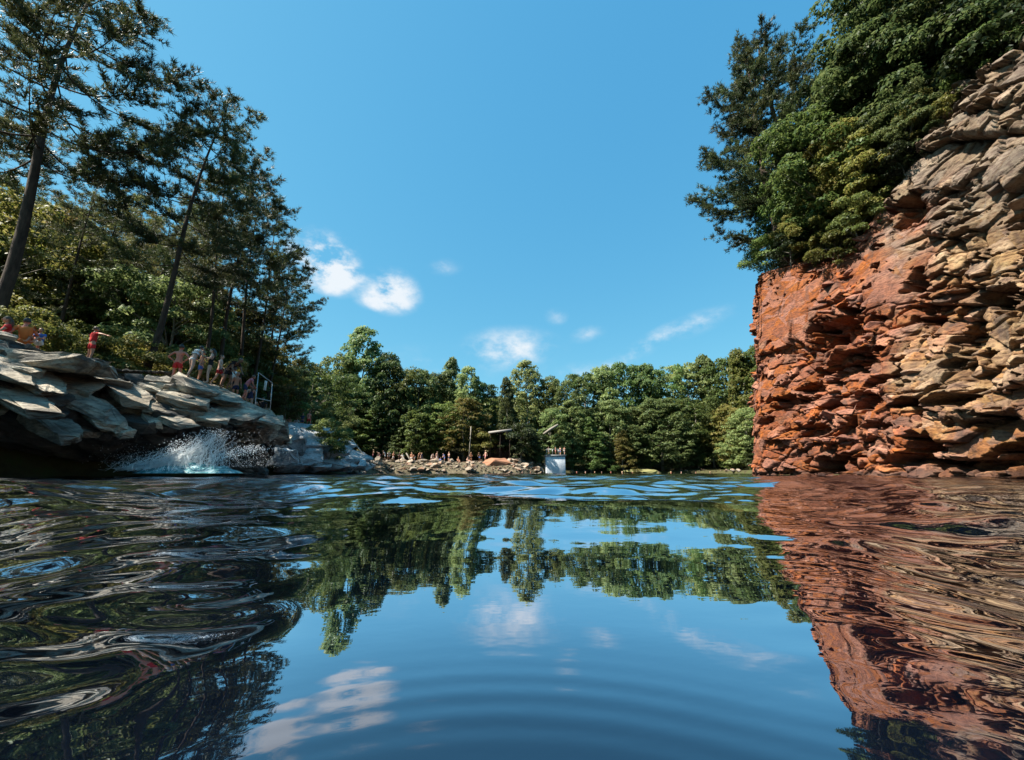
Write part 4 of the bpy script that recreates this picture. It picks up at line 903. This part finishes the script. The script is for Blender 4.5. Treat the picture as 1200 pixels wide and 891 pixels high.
# orange mound
om = link('earth_mound', rock_mesh('earth_mound', 61, mat('orange_earth', (.26, .12, .065), .9), .7, 26, 1, .05)); p = at(581, 543, 63.6); om.location = (p.x, 63.6, 1.2); om.scale = (2.9, 2.0, 2.3); tag(om, 'rounded orange earth mound beside the far shelter', 'mound')
yb = link('grassy_bank', rock_mesh('grassy_bank', 62, mat('yellow_green_moss', (.2, .19, .07), .9), .5, 26, 1, .05)); p = at(750, 549, 73); yb.location = (p.x, 73, .1); yb.scale = (4.6, 2, 1.6); tag(yb, 'low yellow green bank in the far water below dark trees', 'bank')  # bank in one even yellow green
# leaning poles at the far shore
for i, (x0, y0, x1, y1, Yd, lb) in enumerate([(471, 534, 480, 549, 63, 'pale plank leaning down to the water, left one of two'), (476, 531, 485, 547, 63.6, 'pale plank leaning down to the water, right one of two'), (552, 500, 549, 548, 66, 'thin bare grey sapling trunk standing before the far trees')]):
    a, b = at(x0, y0, Yd), at(x1, y1, Yd); mb = MB(); mb.tube([a, a.lerp(b, .5), b], .11 if i < 2 else .09, 6); tag(mb.build('leaning_plank' if i < 2 else 'bare_sapling', GREYW, None, True), lb, 'plank' if i < 2 else 'sapling', 'planks at the far shore' if i < 2 else None)
# bushes
for i, (px, py, Yd, s, lb, cm) in enumerate([(384, 540, 28.6, 1.15, 'bright green shrub growing on the pale slabs', L_MID), (376, 530, 30.5, .8, 'smaller green shrub just above the bright one on the pale slabs', L_PALE), (392, 546, 31, .8, 'low green shrub at the right foot of the pale slabs', L_MID), (566, 520, 69, 2.2, 'pale green bush left of the far shelter', L_YEL), (610, 545, 68, 2.4, 'dark bush right of the orange mound', L_DARK),
                                             (125, 436, 17.4, .9, 'low bush behind the dark stone wall, left part', L_YEL), (160, 440, 18.3, 1.1, 'low yellow bush at the foot of the pointed pine', L_YEL), (335, 490, 33, 1.2, 'yellow bush behind the bathers of the pale rock', L_YEL), (320, 486, 30, 1.1, 'bush right behind the railing post', L_MID), (240, 445, 19.5, 1., 'low bush behind the bathers on the ledge', L_YEL), (30, 415, 14.8, 1., 'bush behind the seated people at the left edge', L_YEL), (88, 424, 16.5, 1., 'bush behind the big flat slab', L_MID)]):
    p = at(px, py, Yd); zz0 = max(tz(p.x, p.y), ground_z(p.x, p.y)) - .1
    plant(SHRUB[i % 2], 'shrub', p.x, p.y, i, s, lb, 'shrub', None, crown_mat=cm, z=min(zz0, p.z + .3) if i not in (3, 4) else zz0)

# ================================================================ SPLASH
spm = mat('splash_water', (.92, .96, .97), .3, .5); bsdf(spm).inputs['Transmission Weight'].default_value = .0
fom = mat('churned_water', (.2, .52, .56), .25, .5); _g = nd(fom, 'ShaderNodeNewGeometry'); _n = noise(fom, _g.outputs['Position'], 5, 7, .7)
lk(fom, ramp(fom, _n, [(.35, (.03, .12, .14)), (.5, (.09, .28, .31)), (.68, (.6, .78, .8))]), bsdf(fom).inputs['Base Color']); bump(fom, _n, 1, .06)
SY = 14.6; sp = empty('water_splash', at(235, 553, SY)); tag(sp, 'turquoise and white splash of water under the dark ledge', 'splash'); O = np.array(sp.location)
rg = np.random.default_rng(9)
def P3(px, py, dy=0.):
    p = np.array(at(px, py, SY)); p[1] += dy; return p - O
def octa(mb_V, mb_F, c, r, d=None, st=1.):
    pass
pts = []; dirs = []; rad = []
# outline of the throw: from (160,550) up to (252,508), spray to the right up to (322,510)
for _ in range(6500):
    u = rg.random(); 
    if rg.random() < .55:
        x = 165 + 95 * u; top = 549 - 41 * ((x - 160) / 92) ** 1.05; y = top + (552 - top) * rg.beta(.8, 1.5)
        if rg.random() < .35: y = top + rg.normal(0, 2)
        r = rg.uniform(.004, .012)
    elif rg.random() < .25:
        x = 238 + 66 * u; y = 551 - 27 * u ** .55 + rg.normal(0, 1.3); r = rg.uniform(.005, .014)
    elif rg.random() < .62:
        x = rg.normal(284, 22); y = 552 - abs(rg.normal(0, 1)) * 20 - 4; r = rg.uniform(.003, .008)
        if y < 504: y = rg.uniform(506, 545)
    else:
        x = rg.normal(160, 12); y = 548 - abs(rg.normal(0, 12)); r = rg.uniform(.004, .010)
    pts.append(P3(x, y, rg.normal(0, .45))); rad.append(r)
pts = np.array(pts); rad = np.array(rad); dd = rnd_dirs(rg, len(pts)) * .6 + np.array([-.4, 0, .7]); dd /= np.linalg.norm(dd, axis=1)[:, None]
A = np.cross(dd, rnd_dirs(rg, len(pts))); A /= np.linalg.norm(A, axis=1)[:, None]; B = np.cross(dd, A); r_ = rad[:, None]; st = rg.uniform(1, 3.2, (len(pts), 1))
V = np.stack([pts + dd * r_ * st, pts - dd * r_ * st, pts + A * r_, pts + B * r_, pts - A * r_, pts - B * r_], 1).reshape(-1, 3)
oc = np.array([(0, 2, 3), (0, 3, 4), (0, 4, 5), (0, 5, 2), (1, 3, 2), (1, 4, 3), (1, 5, 4), (1, 2, 5)]); F = (oc[None] + 6 * np.arange(len(pts))[:, None, None]).reshape(-1, 3)
o = link('spray_drops', mesh('spray_drops', V, F, spm), sp); o['kind'] = 'stuff'
mb = MB()
for k in range(300):   # strands of torn water
    x1 = rg.uniform(185, 262); top = 549 - 41 * ((x1 - 160) / 92) ** 1.05 + rg.uniform(-1, 14); x0 = x1 - rg.uniform(0, 60); n = 9; t = np.linspace(0, 1, n)
    dy = rg.normal(0, .4); q = np.array([P3(x0 + (x1 - x0) * tt + rg.normal(0, 1.1), 551 - (551 - top) * tt ** .8 + rg.normal(0, 1.1), dy + rg.normal(0, .03)) for tt in t])
    mb.tube(q, rg.uniform(.004, .014) * (1 - .6 * t) * rg.uniform(.6, 1.4, n), 4, False)
o = mb.build('water_strands', spm, sp); o['kind'] = 'stuff'
# churned mound at the foot
nu, nv = 90, 26; uu, vv = np.meshgrid(np.linspace(-1, 1, nu), np.linspace(-1, 1, nv)); r2 = uu ** 2 + vv ** 2
hx = uu * 1.9; hy = vv * .8; hzv = (.26 * np.clip(1 - r2, 0, 1) ** .7) * (.5 + 1.1 * vnoise(np.stack([hx * 4, hy * 4], -1), 3)) + .10 * fbm(np.stack([hx * 9, hy * 9], -1), 3, 2) * np.clip(1 - r2, 0, 1) - .09
cc = P3(222, 552.5); o = link('churned_foam', mesh('churned_foam', np.stack([hx + cc[0], hy + cc[1], hzv + cc[2] + .02], -1).reshape(-1, 3), grid_faces(nv, nu), fom, smooth=True), sp)
# ================================================================ PEOPLE
def skinmat(name, c):
    m = mat(name, c, .5, .4); return m
SK = [skinmat('light_skin', (.55, .32, .23)), skinmat('tanned_skin', (.42, .2, .12)), skinmat('brown_skin', (.17, .085, .05)), skinmat('red_sunburnt_skin', (.5, .17, .11))]
HAIRD = mat('dark_hair', (.015, .011, .009), .5); HAIRB = mat('brown_hair', (.07, .04, .02), .5); HAIRL = mat('fair_hair', (.35, .24, .12), .5)
def cloth(name, c): return mat(name, c, .8, .2)
C_RED = cloth('red_cloth', (.5, .03, .03)); C_BLK = cloth('black_cloth', (.012, .012, .015)); C_WHT = cloth('white_cloth', (.7, .68, .66)); C_BLU = cloth('blue_cloth', (.06, .14, .42)); C_ORG = cloth('orange_cloth', (.6, .18, .05)); C_PNK = cloth('pink_cloth', (.6, .2, .24)); C_NVY = cloth('navy_cloth', (.03, .04, .09)); C_GRN = cloth('green_cloth', (.08, .15, .08))
STAND = dict(pelvis=(0, 0, .94), waist=(0, 0, 1.08), chest=(0, .01, 1.27), neckb=(0, .01, 1.42), neck=(0, 0, 1.49), head=(0, -.015, 1.60),
             shL=(.17, .01, 1.39), elL=(.23, .02, 1.12), wrL=(.25, -.05, .88), shR=(-.17, .01, 1.39), elR=(-.23, .02, 1.12), wrR=(-.25, -.05, .88),
             hiL=(.09, 0, .90), knL=(.11, -.03, .50), anL=(.11, .02, .08), toL=(.13, -.14, .03), hiR=(-.09, 0, .90), knR=(-.11, -.03, .50), anR=(-.11, .02, .08), toR=(-.13, -.14, .03))
def pose(**k): d = dict(STAND); d.update(k); return d
P_STAND = pose()
P_HAND = pose(elL=(.30, -.05, 1.16), wrL=(.10, -.22, 1.25), elR=(-.30, -.05, 1.16), wrR=(-.08, -.22, 1.22))
P_HIPS = pose(elL=(.38, .06, 1.16), wrL=(.18, -.02, 1.0), elR=(-.38, .06, 1.16), wrR=(-.18, -.02, 1.0))
P_OUT = pose(elL=(.42, -.06, 1.34), wrL=(.66, -.12, 1.42), elR=(-.42, -.04, 1.36), wrR=(-.62, -.16, 1.30))
P_WALK = pose(knL=(.10, -.2, .53), anL=(.10, -.12, .1), toL=(.11, -.28, .06), knR=(-.1, .06, .5), anR=(-.1, .28, .13), toR=(-.11, .14, .03), elL=(.24, .1, 1.14), wrL=(.26, .12, .9), elR=(-.24, -.06, 1.14), wrR=(-.24, -.24, .96))
P_BEND = pose(waist=(0, -.10, 1.05), chest=(0, -.28, 1.17), neckb=(0, -.42, 1.25), neck=(0, -.48, 1.28), head=(0, -.58, 1.33), shL=(.17, -.38, 1.22), elL=(.22, -.46, .96), wrL=(.18, -.6, .78), shR=(-.17, -.38, 1.22), elR=(-.22, -.40, .96), wrR=(-.2, -.5, .76), knL=(.11, -.14, .5), anL=(.11, .02, .08), knR=(-.11, -.02, .5), anR=(-.11, .16, .08), toR=(-.12, .0, .03))
P_STOOP = pose(waist=(0, -.06, 1.07), chest=(0, -.15, 1.24), neckb=(0, -.22, 1.36), neck=(0, -.25, 1.41), head=(0, -.32, 1.49), shL=(.17, -.2, 1.33), elL=(.24, -.26, 1.07), wrL=(.16, -.42, .95), shR=(-.17, -.2, 1.33), elR=(-.24, -.24, 1.07), wrR=(-.14, -.42, .92), knL=(.11, -.12, .5), anL=(.12, -.02, .08), anR=(-.12, .18, .1), toR=(-.12, .03, .03), knR=(-.11, .02, .5))
P_SIT = dict(pelvis=(0, 0, .14), waist=(0, -.02, .28), chest=(0, -.06, .46), neckb=(0, -.09, .61), neck=(0, -.10, .68), head=(0, -.13, .79), shL=(.17, -.08, .58), elL=(.24, -.2, .36), wrL=(.14, -.4, .34), shR=(-.17, -.08, .58), elR=(-.24, -.2, .36), wrR=(-.14, -.4, .34),
             hiL=(.09, -.03, .12), knL=(.13, -.40, .38), anL=(.12, -.62, .06), toL=(.13, -.78, .03), hiR=(-.09, -.03, .12), knR=(-.13, -.40, .38), anR=(-.12, -.62, .06), toR=(-.13, -.78, .03))
P_SITL = dict(P_SIT); P_SITL.update(chest=(.04, .08, .44), neckb=(.05, .12, .59), neck=(.05, .11, .66), head=(.05, .08, .77), waist=(.01, .03, .28), shL=(.22, .12, .56), elL=(.30, .22, .32), wrL=(.32, .28, .08), shR=(-.12, .1, .57), elR=(-.22, -.06, .38), wrR=(-.16, -.3, .36))
P_CLIMB = pose(knL=(.16, -.30, .72), anL=(.16, -.16, .36), toL=(.17, -.32, .33), elL=(.3, -.2, 1.5), wrL=(.28, -.36, 1.66), elR=(-.26, -.2, 1.2), wrR=(-.26, -.4, 1.32), chest=(0, -.08, 1.26), neckb=(0, -.12, 1.41), neck=(0, -.13, 1.48), head=(0, -.16, 1.59), shL=(.17, -.11, 1.40), shR=(-.17, -.11, 1.37))
CHAIN = [('pelvis', 'waist'), ('waist', 'chest'), ('chest', 'neckb'), ('neckb', 'neck'), ('neck', 'head'), ('chest', 'shL'), ('shL', 'elL'), ('elL', 'wrL'), ('chest', 'shR'), ('shR', 'elR'), ('elR', 'wrR'),
         ('pelvis', 'hiL'), ('hiL', 'knL'), ('knL', 'anL'), ('anL', 'toL'), ('pelvis', 'hiR'), ('hiR', 'knR'), ('knR', 'anR'), ('anR', 'toR')]
RAD = dict(pelvis=.125, waist=.115, chest=.135, neckb=.075, neck=.052, head=.05, shL=.062, shR=.062, elL=.040, elR=.040, wrL=.027, wrR=.027, hiL=.09, hiR=.09, knL=.055, knR=.055, anL=.037, anR=.037, toL=.028, toR=.028)
BAKE = bpy.data.scenes.new('bake')
def skin_arrays(J, chain, rad, sub=1, root='pelvis'):
    names = []
    for a, b in chain:
        for q in (a, b):
            if q not in names: names.append(q)
    me = bpy.data.meshes.new('tmp'); me.from_pydata([J[n] for n in names], [(names.index(a), names.index(b)) for a, b in chain], [])
    o = bpy.data.objects.new('tmp', me); BAKE.collection.objects.link(o)
    md = o.modifiers.new('skin', 'SKIN'); md.use_smooth_shade = True
    for i, n in enumerate(names):
        r = rad[n]; me.skin_vertices[0].data[i].radius = (r, r * (.8 if n in ('chest', 'waist') else 1)); me.skin_vertices[0].data[i].use_root = (n == root)
    if sub: sm = o.modifiers.new('sub', 'SUBSURF'); sm.levels = sub; sm.render_levels = sub
    BAKE.view_layers[0].update(); dg = BAKE.view_layers[0].depsgraph; ev = o.evaluated_get(dg); m2 = ev.to_mesh()
    V = np.array([v.co[:] for v in m2.vertices]); Q = [tuple(p.vertices) for p in m2.polygons]
    ev.to_mesh_clear(); bpy.data.objects.remove(o); bpy.data.meshes.remove(me)
    T = []
    for q in Q: T += [(q[0], q[i], q[i + 1]) for i in range(1, len(q) - 1)]
    return V, np.array(T)
def vlerp(a, b, t): return tuple(np.array(a) * (1 - t) + np.array(b) * t)
def body_mesh(J, skin, sub=1, fine=True):
    mb = MB(); V, T = skin_arrays(J, CHAIN, RAD, sub); mb.add(V, T)
    hd = np.array(J['head']); mb.sphere(hd + [0, 0, .02], (.078, .098, .115), 12, 9)
    if fine:
        mb.tube([hd + [0, -.09, .03], hd + [0, -.118, -.01]], [.008, .016], 6); mb.sphere(hd + [.08, 0, .005], (.012, .022, .03), 6, 4); mb.sphere(hd + [-.08, 0, .005], (.012, .022, .03), 6, 4)
        mb.sphere(hd + [0, -.085, -.055], (.028, .012, .009), 6, 4)
        for s in (-1, 1): mb.sphere(hd + [s * .032, -.088, .03], (.013, .01, .009), 6, 4)
    for s, w_, e_ in ((1, 'wrL', 'elL'), (-1, 'wrR', 'elR')):
        w0 = np.array(J[w_]); d = w0 - np.array(J[e_]); d = d / np.linalg.norm(d); sd_ = np.cross(d, [0, 0, 1.]); sd_ = sd_ / (np.linalg.norm(sd_) + 1e-6) if np.linalg.norm(sd_) > .2 else np.array([0, 1., 0]); u_ = np.cross(sd_, d)
        mb.tube([w0 - d * .01, w0 + d * .04, w0 + d * .085], [.026, .036, .03], 6)
        if fine:
            for k in range(4):
                b0 = w0 + d * .08 + sd_ * (k - 1.5) * .018; L = (.062, .075, .07, .055)[k]; mb.tube([b0, b0 + d * L * .55 + u_ * .006, b0 + d * L + u_ * .022], [.009, .0085, .006], 5)
            b0 = w0 + d * .03 + sd_ * .034; mb.tube([b0, b0 + d * .03 + sd_ * .022, b0 + d * .06 + sd_ * .026], [.011, .010, .007], 5)
    return mb.mesh('body', skin, True)
def garment(kind, J, m_):
    r = dict(RAD); J = dict(J)
    if kind in ('shorts', 'briefs'):
        f = .62 if kind == 'shorts' else .14; J['kl'] = vlerp(J['hiL'], J['knL'], f); J['kr'] = vlerp(J['hiR'], J['knR'], f); J['w'] = vlerp(J['pelvis'], J['waist'], .45 if kind == 'shorts' else .25)
        ch = [('pelvis', 'w'), ('pelvis', 'hiL'), ('hiL', 'kl'), ('pelvis', 'hiR'), ('hiR', 'kr')]; r.update(pelvis=.137, hiL=.102, hiR=.102, kl=.092 if kind == 'shorts' else .095, kr=.092 if kind == 'shorts' else .095, w=.13)
        return mesh(kind, *[(V, [T]) for V, T in [skin_arrays(J, ch, r, 1)]][0], m_, smooth=True)
    if kind in ('shirt', 'dress'):
        J['al'] = vlerp(J['shL'], J['elL'], .55); J['ar'] = vlerp(J['shR'], J['elR'], .55); J['p2'] = vlerp(J['pelvis'], J['waist'], .1)
        ch = [('chest', 'waist'), ('waist', 'p2'), ('chest', 'nb'), ('chest', 'shL'), ('shL', 'al'), ('chest', 'shR'), ('shR', 'ar')]; J['nb'] = vlerp(J['chest'], J['neckb'], .8)
        r.update(chest=.15, waist=.138, p2=.15, nb=.085, shL=.075, shR=.075, al=.062, ar=.062)
        V, T = skin_arrays(J, ch, r, 1, 'chest'); return mesh('shirt', V, [T], m_, smooth=True)
    if kind == 'swimsuit':
        J['nb'] = vlerp(J['chest'], J['neckb'], .5); J['kl'] = vlerp(J['hiL'], J['knL'], .1); J['kr'] = vlerp(J['hiR'], J['knR'], .1)
        ch = [('pelvis', 'waist'), ('waist', 'chest'), ('chest', 'nb'), ('pelvis', 'hiL'), ('hiL', 'kl'), ('pelvis', 'hiR'), ('hiR', 'kr')]; r.update(pelvis=.135, waist=.124, chest=.145, nb=.09, hiL=.1, hiR=.1, kl=.093, kr=.093)
        V, T = skin_arrays(J, ch, r, 1); return mesh('swimsuit', V, [T], m_, smooth=True)
    if kind == 'band':
        J['c2'] = vlerp(J['chest'], J['waist'], .12); J['c3'] = vlerp(J['chest'], J['neckb'], .12)
        V, T = skin_arrays(J, [('c2', 'chest'), ('chest', 'c3')], dict(c2=.14, chest=.145, c3=.13), 1, 'chest'); return mesh('bikini_top', V, [T], m_, smooth=True)
def hair_mesh(J, m_, long=False):
    hd = np.array(J['head']); mb = MB(); mb.sphere(hd + [0, .018, .045], (.088, .1, .105), 12, 8)
    if long:
        nk = np.array(J['neckb']); mb.tube([hd + [0, .07, .04], hd + [0, .1, -.06], nk + [0, .1, -.02], nk + [0, .11, -.12]], [.07, .075, .06, .03], 8)
    return mb.mesh('hair', m_, True)
BODY = {}
def person(J, key, skin, clothes, hair, loc, rz, label, group=None, sc=1., long=False, fine=True):
    k = (key, fine)
    if k not in BODY: BODY[k] = {}
    c = BODY[k]
    def get(name, fn, m_):
        if name not in c: c[name] = fn(m_)
        return c[name]
    r = empty('person', loc, rz); r.scale = (sc,) * 3; tag(r, label, 'person', group)
    def add(name, me, m_):
        o = link(name, me, r); o.material_slots[0].link = 'OBJECT'; o.material_slots[0].material = m_
    add('body', get('body', lambda m: body_mesh(J, m, 1, fine), skin), skin)
    for kind, m_ in clothes: me = get(kind, lambda m: garment(kind, J, m), m_); add({'band': 'bikini_top', 'dress': 'dress'}.get(kind, kind), me, m_)
    add('hair', get('hair%d' % long, lambda m: hair_mesh(J, m, long), hair), hair)
    return r
def stand_at(px, py, Yd):   # feet point on the rock surface below
    p = at(px, py, Yd); return Vector((p.x, p.y, ground_z(p.x, p.y)))
PI = math.pi
GL = 'bathers on top of the dark left ledge'
person(P_HIPS, 'hips', SK[3], [('shorts', C_RED)], HAIRD, stand_at(206, 440, 16.3), PI + .3, 'shirtless man in long red shorts, back turned, left of the woman in white', GL, 1.03)
person(P_STOOP, 'stoop', SK[0], [('briefs', C_WHT), ('band', C_WHT)], HAIRD, stand_at(221, 444, 16.2), PI - .2, 'woman in white bikini seen from behind on the ledge', GL, .96)
person(P_HAND, 'hand', SK[0], [('swimsuit', C_BLK)], HAIRD, stand_at(242, 451, 16.7), -.9, 'person in black swimsuit holding hands up to the chest', GL, .95, True)
person(P_BEND, 'bend', SK[2], [('shirt', C_BLK), ('shorts', C_BLK)], HAIRD, stand_at(263, 458, 17.6), 1.45, 'person all in black bending forward at the ledge edge', GL, 1.02)
person(P_STAND, 'stand', SK[1], [('shorts', C_NVY)], HAIRB, stand_at(275, 462, 18.6), 1.0, 'slim youth in dark shorts between the bent figure and the pink top', GL, .85)
person(P_STOOP, 'stoop', SK[3], [('shorts', C_NVY), ('shirt', C_PNK)], HAIRB, stand_at(286, 464, 18.8), PI - .6, 'person in pink top and navy shorts near the railing', GL, .9)
person(P_STAND, 'stand', SK[2], [('shirt', C_BLK), ('shorts', C_NVY)], HAIRD, stand_at(307, 478, 20.9), .4, 'dark clothed person standing inside the metal railing', GL, .8)
person(P_OUT, 'out', SK[1], [('shirt', C_RED), ('shorts', C_RED)], HAIRB, Vector(at(102, 426, 15.2)) * 1.0, PI * .9, 'person in red shirt and shorts with both arms spread', GL, .92)
person(P_SIT, 'sit', SK[1], [('shirt', C_RED), ('shorts', C_BLK)], HAIRB, Vector(at(7, 402, 12.6)), -.5, 'seated person in dark red top at the very left edge', GL, 1.0, True)
person(P_SITL, 'sitl', SK[3], [('shorts', C_ORG), ('shirt', C_ORG)], HAIRD, Vector(at(28, 404, 12.9)), PI + .6, 'seated person in orange leaning on one arm', GL, 1.05)
person(P_SIT, 'sit', SK[1], [('shirt', C_BLU), ('shorts', C_WHT)], HAIRB, Vector(at(45, 406, 13.2)), .4, 'seated person in blue top beside the orange one', GL, .72)
GP2 = 'bathers on the pale rock'
person(P_CLIMB, 'climb', SK[2], [('shirt', C_BLK), ('shorts', C_GRN)], HAIRD, Vector(at(334, 537, 26.5)), PI, 'person in black shirt climbing up the pale rock', GP2, .95)
person(P_STAND, 'stand', SK[1], [('shirt', C_BLU), ('shorts', C_BLU)], HAIRD, Vector(at(326, 514, 26.2)), PI + .4, 'person in bright blue above the climbing figure', GP2, .85)
for px, py, Yd, J, k, sk, cl, hr_, rz, lb in [(338, 499, 34, P_SIT, 'sit', SK[0], [('shorts', C_ORG)], HAIRL, .3, 'sitting bather with orange shorts, first in the row above the pale rock'), (346, 500, 35, P_SITL, 'sitl', SK[0], [('shirt', C_WHT), ('shorts', C_WHT)], HAIRB, 0, 'sitting bather in white, second of the row above the pale rock'),
                                            (353, 502, 35, P_STAND, 'stand', SK[1], [('shirt', C_NVY), ('shorts', C_NVY)], HAIRD, .5, 'standing bather in dark shirt behind the pale rock'), (360.5, 502, 36, P_WALK, 'walk', SK[3], [('shorts', C_RED)], HAIRB, 1, 'standing bather with red shorts, last of the row above the pale rock'), (373, 514, 34, P_SIT, 'sit', SK[1], [('shorts', C_BLK)], HAIRB, -.4, 'bather sitting alone lower down the pale rock')]:
    person(J, k, sk, cl, hr_, Vector(at(px, py, Yd)), rz, lb, GP2, .95 if J is not P_STAND else .8)
GF2 = 'tiny bathers along the far shore'
rng = random.Random(77); keys = [(P_STAND, 'stand'), (P_HAND, 'hand'), (P_WALK, 'walk'), (P_HIPS, 'hips'), (P_STOOP, 'stoop')]
cols = [(C_WHT, 'white'), (C_PNK, 'pink'), (C_BLK, 'black'), (C_BLU, 'blue'), (C_WHT, 'white'), (C_NVY, 'navy')]; cnt = {}
for px in (429, 437, 445, 451, 455, 461, 468, 471.5, 482, 486, 490.5, 494, 506, 512, 516, 521, 526, 537, 548, 552, 562, 569):
    Yd = 64.0 + rng.uniform(0, 1.6); p = at(px, 537, Yd); J, k = rng.choice(keys + [(P_SIT, 'sit'), (P_SITL, 'sitl'), (P_BEND, 'bend')]); c, cn = rng.choice(cols); sk = rng.choice([SK[0], SK[0], SK[0], SK[1], SK[2]])
    z = ground_z(p.x, Yd)
    up_ = rng.random() < .45; key = (cn, up_); cnt[key] = cnt.get(key, 0) + 1
    cl = [('shorts', c)] + ([('shirt', c)] if up_ else [])
    lb = f"small figure in {cn} {'shirt' if up_ else 'shorts'} in the far shore crowd, {ORD[cnt[key] - 1]} such from the left"
    mb = person(J, k, sk, cl, rng.choice([HAIRD, HAIRB, HAIRL]), Vector((p.x, Yd, z)), rng.uniform(-1, 1), lb, GF2, rng.uniform(.9, 1.05), fine=False)
person(P_WALK, 'walk', SK[0], [('swimsuit', C_NVY)], HAIRB, stand_at(293, 468, 19.6), PI + .9, 'person in navy swimsuit stepping toward the railing', GL, .88, True)
for px, py, Yd, J, k, sk, cl, rz, lb in [(232, 446, 17.2, P_STAND, 'stand', SK[1], [('shorts', C_BLU)], 2.4, 'boy in blue shorts between the woman in white and the black swimsuit'), (254, 452, 17.6, P_WALK, 'walk', SK[0], [('shorts', C_RED)], 1.9, 'bather in red shorts just left of the bent figure in black'), (271, 458, 19.4, P_HIPS, 'hips', SK[2], [('shirt', C_WHT), ('shorts', C_BLK)], 2.8, 'bather in white shirt and black shorts behind the bent figure'), (299, 470, 20.6, P_SIT, 'sit', SK[0], [('shorts', C_ORG)], 1.2, 'seated bather in orange shorts at the foot of the railing')]:
    person(J, k, sk, cl, HAIRD if px % 2 else HAIRB, stand_at(px, py, Yd), rz, lb, GL, .88)
# two bathers under the shelter, four on the platform
for i, (px, py, Yd, J, k, c, cn, lb) in enumerate([(577.5, 522, 70, P_STAND, 'stand', C_RED, 'red', 'bather in red shorts standing under the far shelter'), (583, 524, 70, P_HIPS, 'hips', C_WHT, 'white', 'bather in white shorts in front of the far shelter'),
                                               (643, 0, 67.4, P_HIPS, 'hips', C_WHT, '', 'bather at the left corner of the white platform'), (651, 0, 66.8, P_STAND, 'stand', C_PNK, '', 'tallest looking bather in the middle of the white platform'), (656.5, 0, 67.6, P_HAND, 'hand', C_BLU, '', 'bather in blue shorts on the white platform'), (661.5, 0, 67.2, P_WALK, 'walk', C_BLK, '', 'bather in black shorts at the right corner of the platform')]):
    p = at(px, py or 530, Yd); z = hh + pf.location.z - .1 if not py else p.z
    person(J, k, SK[i % 2], [('shorts', c)], HAIRD, Vector((p.x, Yd, z)), .5 * i, lb, GF2, .95 - .1 * (i > 1), fine=False)
# swimmers: heads and shoulders above the water
P_SWIM = dict(STAND); P_SWIM.update({k: (v[0], v[1], v[2] - 1.45) for k, v in STAND.items()}); P_SWIM.update(elL=(.36, -.15, -.06), wrL=(.5, -.35, -.02), elR=(-.34, -.2, -.1), wrR=(-.4, -.4, -.06))
for i, px in enumerate((612, 622, 634, 676, 686, 697, 705, 716, 729, 741, 772, 786, 798, 815, 832)):
    Yd = rng.uniform(55, 64); p = at(px, 552, Yd)
    person(P_SWIM, 'swim', SK[i % 4], [], [HAIRD, HAIRB, HAIRL][i % 3], Vector((p.x, Yd, .0)), rng.uniform(-1, 1), f"swimmer's head just above the far water, {ORD[i]} from the left", 'swimmers in the far water', rng.uniform(.95, 1.1), fine=False)

bpy.data.scenes.remove(BAKE)
